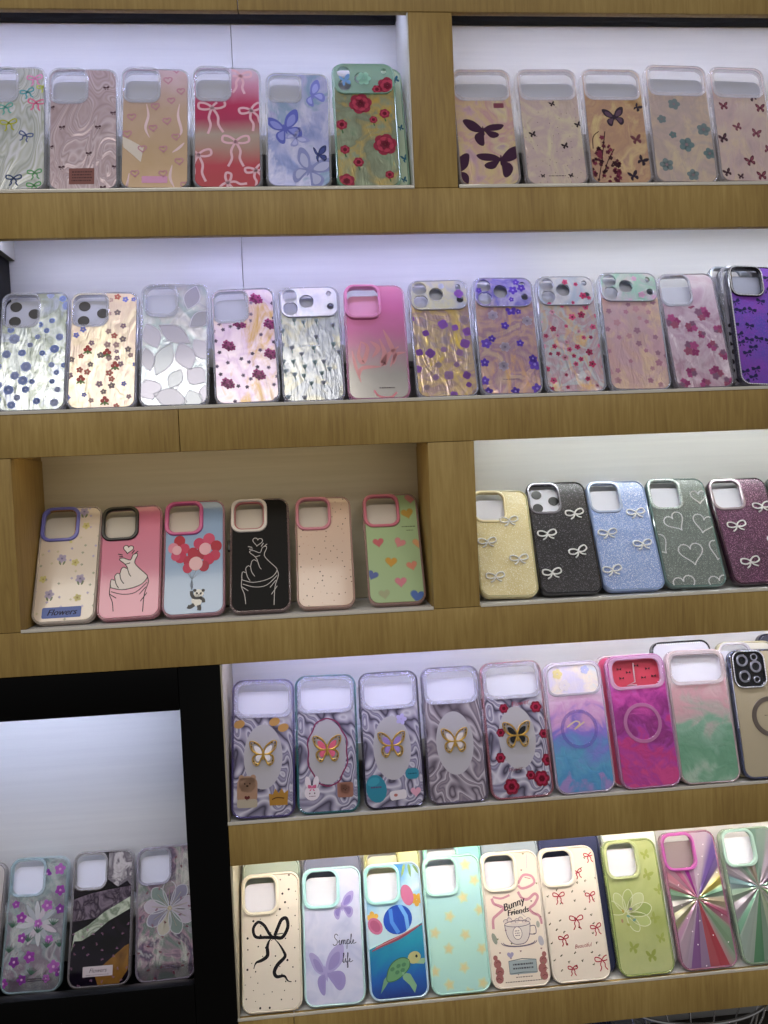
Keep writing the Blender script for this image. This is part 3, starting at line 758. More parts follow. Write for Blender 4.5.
# ================================================================== SECOND SHELF
c = new('2a', 'silver blue foil phone case with round blue blossoms, leftmost on the second shelf', G2)
c.shell(CLEARB); c.card(lenses=1, drop=.008); c.sq(CLEAR, proud=.001)
for x, z in c.scatter(34, 10.5, 21, 1):
    k = rnd.random(); c.flower(x, z, 3.2+3.4*k, ('8c9fdc', '9dabde', '7b90d2', 'a8b2da')[int(k*40) % 4], 'b2bdea', 7, k*6, 1, .6)
c.panel(foil('silver_blue_foil', ['7c8890', '949ea4', 'b4bcc0', '848e86', 'a4acc0', '7e8898'], 24, 21, .6, .2, .45, 70, 3))
c = new('2b', 'cream foil phone case with red berry sprigs and small blue and mauve flowers', G2)
c.shell(CLEARB); c.card(lenses=1, drop=.008); c.sq(CLEAR, proud=.001)
for fx, fy in ((.56, .53), (.28, .5), (.68, .64), (.2, .75), (.55, .93)):
    x, z = c.X(fx), c.Zm(fy)
    c.line([(x, z), (x+.5, z-6)], 2.4, '5f7a44', 1); c.ell(x-2.6, z-3.5, 3, 1.3, '66804a', 1, .7); c.ell(x+3, z-3.5, 3, 1.3, '66804a', 1, -.7)
    for dx, dz in ((-2.6, 0), (2.8, .4), (0, 3.6)): c.ell(x+dx, z+dz, 2.5, 2.5, 'a03430', 2)
for i, (x, z) in enumerate(c.scatter(40, 8.5, 23, 1)):
    c.flower(x, z, 3.+1.6*rnd.random(), ('6f78c8', '8c6f84', 'a98a8c', '7a6a70', 'b4605a')[i % 5], 'cdb9a0', 5, i, 1)
c.panel(foil('cream_foil', ['c4b298', 'd2c2aa', 'ccb8ac', 'd8ccb8', 'b8a284'], 24, 23, .45, .24, .6, 80, 2))
c = new('2c', 'lavender silver phone case covered in large overlapping grey petals', G2)
c.shell(CLEAR); c.card(); c.sq(CLEAR, dx=4, dz=2, ow=43, oh=45, hw=36, hh=37, proud=.003)
for i, (fx, fy, rx, rz, a) in enumerate(((.5, .42, 9, 20, 1.0), (.17, .43, 9, 16, .4), (.88, .3, 8, 15, -.9), (.35, .62, 9, 20, -.4), (.66, .6, 10, 17, .35), (.9, .55, 9, 15, .6), (.12, .62, 7, 14, .2), (.52, .78, 7, 12, -.5), (.82, .76, 10, 12, .9), (.15, .86, 12, 12, .3), (.45, .93, 10, 18, 1.3), (.78, .95, 9, 12, .4), (.75, .12, 8, 15, -.3), (.95, .9, 6, 11, -.2))):
    x, z = c.X(fx), c.Zm(fy); rx, rz = rx*1.25, rz*1.15
    leaf = rot2([(rx*math.sin(PI*t/10)*(1 if q == 0 else -1), rz*(t/5-1)) for q in (0, 1) for t in (range(11) if q == 0 else range(10, -1, -1))], a, x, z)
    c.poly(leaf, plain(('908ea2', '9c9aae', '88889a', '969ca8')[i % 4], .25, .25, 1, .4), 1+i % 3); c.line(leaf, .7, 'b4b4c6', 4, True, 0)
c.panel(foil('lavender_silver_foil', TINT(['a0a0ba', 'b8b8cc', 'a4b4c0', 'c4c4d0', '9898b0'], .9), 24, 25, .55, .18, .5, 60, 2))
c = new('2d', 'pale pink phone case with bunches of magenta blossoms and little grey flowers', G2)
c.shell(CLEARB); c.card(); c.sq(CLEAR, proud=.001)
for fx, fy in ((.42, .31), (.9, .33), (.24, .5), (.88, .59), (.68, .76), (.2, .82), (.7, .1)):
    for k, (dx, dz) in enumerate(((-4, 0), (3.5, 2), (1, -3.5), (5.5, -3), (-2, 4.2))): c.flower(c.X(fx)+dx, c.Zm(fy)+dz, 4.2, ('8c2a6c', 'a0387c', '74205a')[k % 3], '4c1640', 5, k, 1+k % 2)
for i, (x, z) in enumerate(c.scatter(34, 9, 29, 1)): c.flower(x, z, 2.6, ('6e5c7e', '8a7a94', '584a66')[i % 3], '3e3448', 5, i, 1)
c.panel(foil('pink_lilac_foil', ['c4acc6', 'd0bed2', 'bca4c8', 'd4c6d2', 'c0a48c'], 22, 27, .35, .26, .45, 60, 1.5))
c = new('2e', 'silver grey foil phone case with muted teal tulips and a plate of round lens holes', G2)
c.shell(CLEARB); c.card(); c.lens(foil('lens_plate_lilac', ['c8c8ea', 'e6e4f8', 'c0d4ee'], 30, 31, .5, .2, .3))
for i, (x, z) in enumerate(c.scatter(30, 11, 31, 1)):
    c.line([(x, z), (x+1, z-6)], 1.2, '5c7c80', 1)
    for a in (-.5, 0, .5): c.ell(x+2.2*math.sin(a), z+1.5, 1.4, 3.4, ('7d959c', '8c9cab', '83889c')[i % 3], 1, -a)
c.rules(c.X(.45), c.Zm(.52), 28, 4, 1, 'c9d2de', 2)
c.panel(foil('silver_grey_foil', ['848c9a', 'a0a6b4', '949aa6', 'acaa9c', 'a4acba', '8c9298'], 22, 33, .55, .22, .45, 80, 3))
c = new('2f', 'pink to silver ombre phone case with rumpled coral ribbons and a pink camera frame', G2)
c.shell(clear('e6a6c8', .5)); c.card(plain('d592b8', .55)); c.sq(plain('d98ab8', .2, .2, 1, .5), proud=.003)
for pts, w in ((((.25, .5), (.2, .62), (.27, .68), (.35, .55), (.24, .5)), 3), (((.55, .48), (.62, .6), (.58, .7), (.68, .62), (.85, .55)), 4), (((.62, .4), (.7, .5), (.78, .62), (.75, .7)), 3), (((.2, .8), (.25, .73), (.55, .72)), 2.6), (((.4, .5), (.52, .56), (.42, .64)), 3), (((.95, .6), (.8, .62), (.7, .72)), 2.2), (((.1, .58), (.14, .7), (.22, .85)), 2)):
    c.line([(c.X(a), c.Zm(b)) for a, b in pts], w*2., plain('c98c90', .18, .3, 1, .5), 1, False, 5, True)
c.rules(c.X(.62), c.Zm(.9), 20, 3.4, 1, '3a2a34', 2); c.line([(c.X(a), c.Zm(b)) for a, b in ((.42, .92), (.5, .97), (.68, .98), (.78, .94))], 2.6, 'd2828c', 1)
c.panel(vgrad('pink_silver_ombre', [(0, 'ef9ccf'), (.22, 'e07cb8'), (.42, 'c978a4'), (.6, 'b48c9c'), (.78, 'a8a4a0'), (1, 'bcb8b4')], .03, 4, .18, .5, 40, .45))
LP = lambda n, cols, sd: foil(n, [DK(q) for q in cols], 30, sd, .5, .2, .3)
c = new('2g', 'gold tinted foil phone case with scattered purple petals', G2)
c.shell(CLEARB); c.card(drop=.006); c.lens(LP('lens_plate_gold', ['d4dce8', 'f0ecc8', 'c8d0e8', 'e8dca0'], 35), prints=lambda c: (c.flower(c.X(.83), c.Zm(.13), 6, '7d4fa0', None, 4, 0, 1, .75), c.flower(c.X(.55), c.Zm(.06), 4, '9aa0b8', None, 4, 1, 1, .75)))
for i, (x, z) in enumerate(c.scatter(22, 13, 35, 2)): c.flower(x, z, 3.5+3.5*rnd.random(), ('6c3f8e', '7d4fa0', '8a6c94', '8c7a84')[i % 4], None, 4, i, 1, .75)
c.panel(foil('gold_grey_foil', TINT(['94828a', 'a89490', 'bca878', '9c8888', 'b8a884', '908690', 'a88e8c'], 1.0, 5), 24, 36, .6, .18, .8, 70, 3))
c = new('2h', 'mauve foil phone case with gold streaks and vivid violet blossoms', G2)
c.shell(CLEARB); c.card(drop=.006); c.lens(LP('lens_plate_violet', ['a8a4ea', 'cfcaf8', '8a84e0', 'e8d8c8'], 37), prints=lambda c: [c.flower(c.X(a), c.Zm(b), r, '4a2f9e', '8c78d0', 5, a*9, 1) for a, b, r in ((.66, .12, 6), (.8, .1, 5.5), (.72, .05, 4.5), (.62, .2, 3.5), (.1, .12, 4))])
for i, (fx, fy, r) in enumerate(((.48, .42, 5.5), (.15, .57, 7), (.25, .53, 5), (.7, .57, 5), (.9, .75, 8), (.88, .7, 5.5), (.1, .73, 6), (.08, .88, 6), (.12, .97, 6), (.6, .29, 7), (.9, .95, 7), (.55, .97, 6), (.72, .3, 4))): c.flower(c.X(fx), c.Zm(fy), r, ('4a2f9e', '5d3fb0', '402590')[i % 3], '8c78d0', 5, i*1.3, 1)
for fx, fy in ((.3, .33), (.85, .38), (.4, .76), (.45, .6)): c.flower(c.X(fx), c.Zm(fy), 7, '9a90a4', '7a7088', 6, fx*9, 1)
c.rules(c.X(.5), c.Zm(.87), 22, 2, 1, '54405e', 2)
c.panel(foil('mauve_gold_foil', TINT(['8e748a', 'a08496', 'b89c8c', '947890', 'b8a490', '866e8a'], 1.0, 4), 22, 38, .55, .2, .7, 65, 3))
c = new('2i', 'silver pink foil phone case with crimson and rose blossoms under a plate of lens holes', G2)
c.shell(CLEARB); c.card(drop=.006); c.lens(LP('lens_plate_white', ['d0d4ee', 'ecebf8', 'c4d4f0', 'e8d4e4'], 39), prints=lambda c: [c.flower(c.X(a), c.Zm(b), r, 'a8325e', '5e2238', 5, a*9, 1) for a, b, r in ((.5, .06, 4), (.78, .18, 5), (.88, .2, 3), (.68, .08, 3), (.6, .24, 2.5), (.2, .25, 3))])
for i, (x, z) in enumerate(c.scatter(38, 9, 39, 1)): c.flower(x, z, 2.6+2.6*rnd.random(), ('a8325e', 'b84a74', '8e2850', 'b07c90')[i % 4], '5e2238', 5, i, 1)
c.panel(foil('silver_pink_foil', ['a298a4', 'b8acb8', 'b090a0', 'aeb6c0', 'bca496', '9c8e9a'], 24, 40, .5, .22, .7, 75, 3))
c = new('2j', 'faded rose phone case with barely visible flowers and a shimmering lens plate', G2)
c.shell(CLEARB); c.card(drop=.006); c.lens(LP('lens_plate_aurora', ['c8cce8', 'e4e0f4', 'b0e0d4', 'd4b8e4'], 41), prints=lambda c: [c.flower(c.X(a), c.Zm(b), r, 'b088a8', None, 5, a*9, 1) for a, b, r in ((.6, .06, 4), (.7, .2, 5), (.9, .22, 3.5), (.5, .25, 3))])
for i, (x, z) in enumerate(c.scatter(30, 10, 41, 1)): c.flower(x, z, 3+2*rnd.random(), ('a87890', 'b08694', '98728a')[i % 3], None, 5, i, 1)
c.panel(foil('faded_rose_foil', TINT(['a88c9a', 'b898a6', 'ac949c', 'b4988e', 'b08e9e'], 1.05, 4), 22, 42, .4, .26, .6, 85, 2, grad=['d89ab4', 'a8989c', 'b894a0', 'b0949a'], gmix=.4))
c = new('2k', 'lilac silver phone case with patches of magenta blossoms and a square cutout', G2)
c.shell(clear('a8a0b0', .5)); c.card(drop=.016); c.sq(CLEARB, ow=44, proud=.0012)
for i, (fx, fy, r) in enumerate(((.14, .42, 11), (.68, .36, 11), (.38, .66, 12), (.92, .72, 8), (.45, .47, 9), (.6, .54, 6), (.75, .64, 8), (.3, .86, 8), (.5, .96, 8), (.72, .87, 10), (.9, .5, 7), (.15, .95, 8), (.5, .28, 6), (.9, .95, 8))):
    for k in range(4): c.flower(c.X(fx)+r*.5*math.cos(k*1.7+i), c.Zm(fy)+r*.5*math.sin(k*1.7+i), r*.52, ('8c3a6c', 'a04a80', '7e5a78', '94506e')[(i+k) % 4], None, 5, k+i, 1+k % 2)
c.panel(foil('lilac_silver_foil', ['a486a0', 'ba9eb8', 'ccc0d0', 'a6889c', 'b494b0'], 22, 44, .45, .22, .7, 70, 3, grad=['e4e0f0', 'c8a8c8', 'b894b0', 'b08c9c'], gmix=.4))
c = new('2l', 'purple phone case with navy bows, edged all round in beaded silver studs', G2)
c.shell(clear('4a465c', .8)); c.card(plain('8f93a6', .5)); c.sq(plain('1c1a24', .2, .2, 1, .5), ow=47, oh=46, proud=.002)
for i, (x, z) in enumerate(c.scatter(34, 11, 45, 2)): c.bowfill(x, z, 5.8, '16164a', 1, rnd.uniform(-.4, .4))
c.rrect(c.X(.7), c.Zm(.9), 32, 8, 1, '2a2862', 2)
c.panel(glitter('purple_glitter', ('4c3aa8', '7a2aa4'), ['6a58c8', '9a3cc0', '4a5ac0'], 3, .3, .2))
c.stud_line(resample([(x*1000, z*1000) for x, z in rr(0, c.h/2, c.w-.0024, c.h-.0024, .0123)()], 2.3), 1.0, RHINE, -.0001)
cx, cz, ow, oh = c.cam
c.stud_line(resample([(x*1000, z*1000) for x, z in rr(cx/1000, cz/1000, (ow-3)/1000, (oh-3)/1000, .011)()], 2.0), .95, RHINE, -.0019, 'camera_studs')
c = new('2y', 'clear phone case with black blotches peeping out directly behind the purple bow case', GB, 1, (.5905, .079, .175, .066, .0058))
c.shell(clear('9b9aa6', .5)); c.card(plain('a7a6b4', .5)); c.sq(clear('c8c8d4', .6))
for i, (x, z) in enumerate(c.scatter(40, 9, 47, 1)): c.ell(x, z, 4, 2.8, '1d171c', 1, i)
c.panel(plain('8f8c9a', .3)) 
c = new('2z', 'smoky clear phone case, rearmost of the stack at the right end of the second shelf', GB, 2, (.582, .079, .178, .066, .0058))
c.shell(clear('8d96a6', .55)); c.card(plain('a7a6b4', .5)); c.sq(clear('b4bcc8', .6))
c.panel(plain('7f8694', .3))
# ================================================================== THIRD SHELF, UNLIT WOODEN BAY
def hand(c, fill, ink, w=1.1):
    """finger-heart hand with a cuff"""
    A = lambda pts: [(c.X(a), c.Zm(b)) for a, b in pts]
    hnd = A([(.2, .72), (.2, .67), (.22, .655), (.27, .665), (.26, .63), (.3, .605), (.34, .61), (.36, .57), (.4, .555), (.46, .57), (.42, .53), (.33, .49), (.34, .475), (.4, .475), (.5, .495), (.54, .45), (.6, .44), (.61, .46), (.57, .52), (.66, .58), (.74, .62), (.78, .655), (.7, .71), (.55, .74), (.38, .75), (.26, .735)])
    if fill: c.poly(smooth(hnd, 3, True)[::-1], fill, 1)
    c.line(hnd, w, ink, 2, True, 3)
    for pts in (((.27, .665), (.29, .7), (.33, .735)), ((.34, .61), (.36, .66), (.41, .7)), ((.46, .57), (.49, .62), (.52, .64)), ((.42, .53), (.5, .52)), ((.78, .655), (.8, .7), (.74, .8), (.72, .95)), ((.2, .7), (.19, .78), (.24, .85), (.26, .93)), ((.76, .74), (.66, .8)), ((.19, .78), (.3, .82)), ((.78, .79), (.68, .86)), ((.21, .76), (.4, .79), (.6, .78), (.78, .7))):
        c.line(A(pts), w, ink, 2, False, 4)
    x, z = c.X(.46), c.Zm(.395)
    c.heart(x, z, 6.4, fill or ink, 1, -.15) if fill else None
    c.heart(x, z, 6.4, ink, 2, -.15, w)
    for a, b in (((.3, .435), (.37, .445)), ((.32, .46), (.38, .46)), ((.52, .44), (.56, .41)), ((.56, .445), (.62, .42))): c.line(A([a, b]), w*1.2, ink, 2, False, 0)
c = new('3m', 'cream phone case with lavender and yellow florets, a violet camera frame and a blue nameplate', G3L)
c.shell(clear('e8dcd4', .5)); c.card(CARDY); c.sq(plain('7272c4', .3), ow=48, proud=.002)
c.part('camera_inner_rim', plate('camera_inner_rim', rr(c.cam[0]/1000-.002, c.cam[1]/1000, .043, .0425, .0105), [rr(c.cam[0]/1000-.001, c.cam[1]/1000, .039, .039, .009)], -.0002, .005, .0004), plain('d6a87a', .25, .6))
for fx, fy in ((.4, .46), (.72, .64), (.25, .76), (.7, .05)):
    c.flower(c.X(fx), c.Zm(fy), 6, 'b4a8c6', '8d82ac', 5, fx*5, 1)
    c.ell(c.X(fx)-2, c.Zm(fy)-6, 1.2, 3, '7d8a6c', 1, .4); c.ell(c.X(fx)+3, c.Zm(fy)-6, 1.2, 3, '7d8a6c', 1, -.4)
for fx, fy in ((.62, .5), (.13, .63), (.7, .8), (.75, .18), (.5, .3)): c.flower(c.X(fx), c.Zm(fy), 5, 'd6cb88', 'bca75e', 5, fx*8, 1)
for x, z in c.scatter(44, 8, 51, 1): c.flower(x, z, 1.7, ('b7aacb', 'c9bfa0', 'a1a590')[int(abs(x)) % 3], None, 4, 0, 1)
c.rrect(c.X(.47), c.Zm(.915), 47, 14, 2, '5066b4', 3); c.text('Flowers', c.X(.47), c.Zm(.915), 11, '141a40', 4, 0, .35, 1., .25)
c.panel(plain('dccbbc', .3, 0, 1, .5))
c = new('3n', 'pink phone case with a white hand making a finger heart and a black camera frame', G3L)
c.shell(clear('dc9cae', .55)); c.card(CARDY); c.sq(plain('121212', .3), ow=47, hw=38.5, proud=.002); hand(c, 'efe3e2', '2a161c')
c.panel(plain('d0688c', .32, 0, 1, .5))
c = new('3o', 'sky blue phone case with a small panda hanging from heart-shaped balloons', G3L)
c.shell(clear('d8a4b8', .5)); c.card(CARDY); c.sq(plain('d05c98', .3), ow=49, hw=39.5, proud=.0024)
B = [(.26, .36, 8, 'b0102e'), (.16, .42, 7.5, 'e08aa2'), (.34, .43, 7.5, 'cc2e58'), (.28, .5, 8.5, 'c41e50'), (.2, .49, 6.5, 'd04870'), (.42, .54, 8, 'b81440'), (.58, .39, 8, 'c83260'), (.74, .355, 8.5, 'd2466e'), (.86, .42, 8, 'b00e30'), (.84, .5, 7.5, 'c42c56'), (.62, .48, 8, 'a80e34'), (.74, .53, 8, 'c81e50'), (.48, .47, 7.5, 'b41038'), (.4, .6, 7, 'c62450'), (.66, .59, 7.5, 'ae1238'), (.22, .44, 6.5, 'eab0be'), (.68, .44, 8.5, 'ecb4c2'), (.53, .565, 9.5, 'eec0c8')]
for i, (fx, fy, r, col) in enumerate(B):
    c.ell(c.X(fx), c.Zm(fy), r*.9, r, col, 1+i*.3, 0, 18)
    c.line([(c.X(fx), c.Zm(fy)-r), (c.X(.47), c.Zm(.7)), (c.X(.47), c.Zm(.79))], .25, '6f7f98', 0.5, False, 3)
px, pz = c.X(.55), c.Zm(.88)
c.ell(px, pz, 6.4, 7.6, 'f0eeea', 2, .2); c.ell(px+2.6, pz+9.5, 6.2, 5.4, 'f0eeea', 2)
for dx, dz in ((-2.4, 13.6), (8, 13)): c.ell(px+dx, pz+dz, 2.1, 2.1, '17151a', 3)
for dx, dz, a in ((.2, 9.6, .4), (5, 9.2, -.4)): c.ell(px+dx, pz+dz, 1.3, 1.7, '17151a', 3, a)
c.ell(px+2.7, pz+7.4, .9, .6, '17151a', 3)
c.line([(px-3.5, pz+4), (px-6, pz+8), (px-6.5, pz+13)], 4.2, '17151a', 3); c.line([(px-5, pz+4.5), (px, pz+3.2), (px+6, pz+3.6)], 3.4, '17151a', 3); c.line([(px+4, pz+4), (px+8, pz+1), (px+8.6, pz-3)], 4.2, '17151a', 3)
c.line([(px-3, pz-5), (px-8, pz-8), (px-11, pz-7)], 5, '17151a', 3); c.line([(px+2.5, pz-6), (px+3.4, pz-10), (px+3, pz-13)], 5, '17151a', 3)
c.panel(plain('7f9fca', .32, 0, 1, .5))
c = new('3p', 'black phone case with a white outline drawing of a finger-heart hand', G3L)
c.shell(clear('8a7276', .6)); c.card(CARDY); c.sq(plain('ded6d2', .3), ow=47, hw=38.5, proud=.002); hand(c, None, 'c9c4c6', .8)
c.part('camera_inner_rim', plate('camera_inner_rim', rr(c.cam[0]/1000, c.cam[1]/1000, .0385, .040, .010), [rr(c.cam[0]/1000, c.cam[1]/1000, .0355, .037, .0088)], -.0002, .005, .0004), plain('b46a72', .3))
bm = bmesh.new(); box(bm, -c.w/2-.0035, -c.w/2+.0005, .001, .008, c.h*.54, c.h*.63, .001); c.part('strap_lug', bm, plain('16140f', .4))
c.panel(plain('08070a', .5, 0, 1, 0, .15))
c = new('3q', 'cream pink phone case sprinkled with tiny dark dots, pink camera frame', G3L)
c.shell(clear('d9b4ac', .55)); c.card(CARDY); c.sq(plain('cf8296', .3), ow=46, hw=38.5, proud=.002)
for i, (x, z) in enumerate(c.scatter(90, 6.2, 55, 0)): c.ell(x, z, .55+.5*rnd.random(), .55+.5*rnd.random(), ('4a3638', '7d5a52', 'b58c80', '4a3638', 'c9a08e')[i % 5], 1, 0, 7)
c.panel(plain('d6b8a6', .34, 0, 1, .45))
c = new('3r', 'mint green phone case with soft blurry hearts in red, orange and blue', G3L)
c.shell(clear('c8a4a0', .5)); c.card(CARDY); c.sq(plain('cf7288', .3), ow=48, hw=40, proud=.002)
for fx, fy, r, col, a in ((.24, .45, 6.5, 'c8646c', .1), (.62, .46, 7, 'd4888a', -.5), (.44, .63, 7, 'cf9a3c', -.1), (.8, .67, 6.5, 'd98a72', .2), (.1, .74, 6.5, '5a68a8', -.4), (.58, .81, 7, 'd68292', 0), (.28, .91, 6.5, 'a8ac88', .1), (.85, .94, 8.5, '4a6ab4', -.2), (.95, .47, 7, 'd8a070', 0), (.8, .19, 7.5, 'b89440', .2), (.88, .05, 7, 'd08a88', 0), (.1, .3, 6, 'd68a90', 0)):
    for k, q in enumerate((1.18, 1.)):
        cc = lin(col); base = (0x9d, 0xb8, 0x86)
        h = [int(int(col[i*2:i*2+2], 16)*(.55 if k == 0 else 1)+base[i]*(.45 if k == 0 else 0)) for i in range(3)]
        c.heart(c.X(fx), c.Zm(fy), r*q, '%02x%02x%02x' % tuple(h), 1+k, a)
c.rules(c.X(.8), c.Zm(.315), 18, 3, 1, '54603c', 1); c.rules(c.X(.82), c.Zm(.35), 9, 2.4, 1, '54603c', 1)
c.panel(plain('a3bd8a', .3, 0, 1, .5))
# ================================================================== THIRD SHELF, LIT BAY
WHT = plain('e8e8ea', .35, name='white_resin')
c = new('3s', 'pale yellow glitter phone case with raised white bows, partly hidden by the wooden upright', G3R)
c.shell(clear('e8dcae', .7)); c.card(); c.sq(plain('e6d9b0', .3), proud=.001, ow=44)
c.panel(glitter('yellow_glitter', ('d8c894', 'e2d4a6'), ['f4ecd0', 'ffffff', 'e0cc90'], 5, .3, .12))
for fx, fy in ((.62, .3), (.2, .5), (.72, .66), (.28, .82)): c.bow_charm(c.X(fx), c.Zm(fy), 11, WHT, .1)
c = new('3t', 'black glitter phone case with raised white bows and dark lenses showing in its cutout', G3R)
c.shell(plain('1d1b22', .25, 0, 1, .5)); c.card(lenses=1, drop=.008); c.sq(plain('8c8a98', .2, .5, 1, .5), proud=.001, ow=45)
c.panel(glitter('black_glitter', ('121016', '1a171e'), ['5a5064', '8a8490', '40343e'], 6, .34, .1))
for fx, fy, a in ((.75, .3, .15), (.24, .48, .1), (.7, .64, .3), (.22, .82, .1)): c.bow_charm(c.X(fx), c.Zm(fy), 11.5, WHT, a)
c = new('3u', 'baby blue glitter phone case with four raised white bows', G3R)
c.shell(clear('93a6d4', .85)); c.card(); c.sq(plain('b9c6e6', .2, .2, .9, .5), proud=.001, ow=46)
c.panel(glitter('blue_glitter', ('8298d0', '92a8dc'), ['c4d0f4', 'ffffff', '7088c8'], 7, .3, .2))
for fx, fy, a in ((.76, .31, .1), (.22, .49, .1), (.76, .6, .1), (.18, .82, .15)): c.bow_charm(c.X(fx), c.Zm(fy), 11.5, WHT, a)
c = new('3v', 'grey green glitter phone case with heart outlines set in sparkling stones', G3R)
c.shell(clear('6f8886', .85)); c.card(); c.sq(glitter('silver_glitter', ('9aa8a8', 'b8c4c4'), ['ffffff', 'd8e0e0', '8a9898'], 9, .25, .3), proud=.001, ow=47)
c.panel(glitter('grey_green_glitter', ('606866', '6e7674'), ['8c9694', 'b0bab6', '545c5a'], 8, .3, .15))
for fx, fy, r, a in ((.36, .41, 14.5, .5), (.84, .43, 15, -.3), (.52, .7, 17, .1), (1., .68, 15, -.4), (.0, .62, 15, .6), (.3, .98, 15, .2), (.88, .98, 15, .1), (.86, .18, 11, 0)):
    pts = [p for p in resample(c.heart(c.X(fx), c.Zm(fy), r, 'ffffff', -9, a), 2.1) if abs(p[0]) < c.W/2-2.5 and 2.5 < p[1] < c.H-2.5 and not c.hit([p], 2)]
    if len(pts) > 3: c.stud_line(pts, 1.15, RHINE, .0006, 'stone_heart')
c = new('3w', 'plum glitter phone case with raised white bows, at the right end of the third shelf', G3R)
c.shell(plain('3a1c30', .25, 0, 1, .5)); c.card(); c.sq(plain('b8a8b4', .2, .4, 1, .5), proud=.001, ow=47)
c.panel(glitter('plum_glitter', ('4a2440', '5a2e50'), ['9a5c88', 'c89ab8', '3c1c38'], 10, .3, .2))
for fx, fy, a in ((.82, .29, .1), (.3, .46, .1), (.9, .61, .1), (.35, .8, .15)): c.bow_charm(c.X(fx), c.Zm(fy), 12, WHT, a)
c = new('3x', 'dark grey green glitter phone case cut off by the right edge of the third shelf', G3R, 0, (.6735, .08, .158, .0, .003))
c.shell(plain('4c5654', .25, 0, 1, .5)); c.card(); c.sq(plain('8f9a98', .2, .4))
c.panel(glitter('dark_grey_glitter', ('4c5654', '5c6864'), ['98aca8', 'c8d8d4', '4e605e'], 11))
# ================================================================== FOURTH SHELF
MARB = swirl('marble_smoke', ['474256', '8c86a0', 'b6b0c6', 'd8d4e4', '807a98', 'a8a2bc'], 61, 17, 1.2, .25, .2, 8, .3, .45)
PEARL = plain('b8b4bc', .16, .1, 1, .6, name='frosted_oval')
PURPG = plain('b49ad0', .25)
def marble_case(key, label, rim, inner, dx=0):
    c = new(key, label, G4)
    c.shell(clear(rim, .55)); c.card(drop=.015); c.wide(clear('c6c4d8', .35), oh=46, hh=36, hw=c.W-15, dz=1.6)
    x, z = c.X(.5+dx), c.Zm(.565)
    c.ell(x, z, 24, 39, PEARL, 1, 0, 40)
    return c, x, z
def bear(c, x, z, s, col, ink='3c241c'):
    c.ell(x, z, s, s*.95, col, 3, 0, 18)
    for d in (-1, 1): c.ell(x+d*s*.68, z+s*.75, s*.34, s*.34, col, 3)
    for d in (-1, 1): c.ell(x+d*s*.3, z+s*.08, s*.08, s*.1, ink, 4)
    c.ell(x, z-s*.18, s*.16, s*.1, ink, 4)
c, x, z = marble_case('4A', 'marbled clear phone case with white butterfly, brown bear sticker and gold crown sticker', '5a4c8a', 0)
bx, bz = c.X(.25), c.Zm(.8)
c.rrect(bx, bz, 25, 30, 7, 'a2806a', 3); bear(c, bx, bz+7, 10.5, 'a8866e'); c.heart(bx, bz-9, 3.4, '5a1f22', 4); c.rrect(bx, bz-15.5, 25, 10, 3, 'aca190', 4)
kx, kz = c.X(.74), c.Zm(.86)
c.poly([(kx-11, kz-9), (kx+11, kz-9), (kx+12, kz+9), (kx+7, kz+5), (kx+4, kz+11), (kx, kz+5), (kx-4, kz+11), (kx-7, kz+4), (kx-12, kz+5)], 'a67a34', 3); c.line([(kx-8, kz-2), (kx-2, kz), (kx+7, kz-1)], 1.4, '5e3d14', 4)
for dx, dz in ((.12, .325), (.68, .315), (.82, .29), (.82, .36)): c.ell(c.X(dx), c.Zm(dz), 7, 5, 'b68a52', 3, .3)
c.panel(MARB); c.butterfly_charm(x, z+3, 16, plain('e9e4e8', .2, 0, 1, .5), GOLD)
c = None
c, x, z = marble_case('4B', 'marbled clear phone case with pink butterfly, bunny sticker and plum scribbled outline', '2f7c84', 0)
c.line(rot2([(25*math.cos(k*PI/9)+(1.5 if k % 2 else -.8), 41*math.sin(k*PI/9)) for k in range(18)], 0, x, z), 1.8, '7c2a54', 2, True, 4)
bx, bz = c.X(.24), c.Zm(.85)
c.ell(bx, bz, 9.5, 9, 'dcd2dc', 3)
for d in (-1, 1): c.ell(bx+d*5, bz+12.5, 3.6, 7.5, 'dcd2dc', 3, -d*.15); c.ell(bx+d*3, bz-.5, .8, 1, '44303c', 4)
c.bowfill(bx, bz+7, 5, 'c65f86', 4); c.rules(bx, bz-4, 8, 2, 1, '8a6c7c', 4)
c.rrect(c.X(.77), c.Zm(.84), 20, 18, 3, '94685a', 3); bear(c, c.X(.77), c.Zm(.835), 6, '9d7060')
c.panel(MARB); c.butterfly_charm(x, z+3, 17, plain('d6607c', .2, 0, 1, .5), GOLD)
c, x, z = marble_case('4C', 'marbled clear phone case with a lilac and gold butterfly between teal and pink heart stickers', '2c2440', 0)
c.ell(c.X(.2), c.Zm(.85), 13, 17, '2f7f96', 3, .2, 16); c.ell(c.X(.16), c.Zm(.8), 8, 5, '3c92a8', 4, .3); c.rules(c.X(.2), c.Zm(.84), 14, 4, 1, '5a4470', 5)
c.rrect(c.X(.8), c.Zm(.76), 17, 13, 5, '2f7f96', 3); c.rules(c.X(.8), c.Zm(.76), 11, 3, 1, '1c4c62', 4)
c.rrect(c.X(.55), c.Zm(.905), 21, 11, 3, 'd5ced6', 3, .1); c.ell(c.X(.51), c.Zm(.905), 2.4, 1.8, 'b06a64', 4); c.heart(c.X(.84), c.Zm(.89), 6.5, 'd09ab0', 3); c.flower(c.X(.68), c.Zm(.36), 7, 'b9b0e2', None, 5, 0, 3)
c.panel(MARB); c.butterfly_charm(x, z+3, 16.5, plain('9a80c8', .2, 0, 1, .5), GOLD)
c, x, z = marble_case('4D', 'plain smoky marbled phone case whose cream butterfly has no stickers around it', '6a6076', 0)
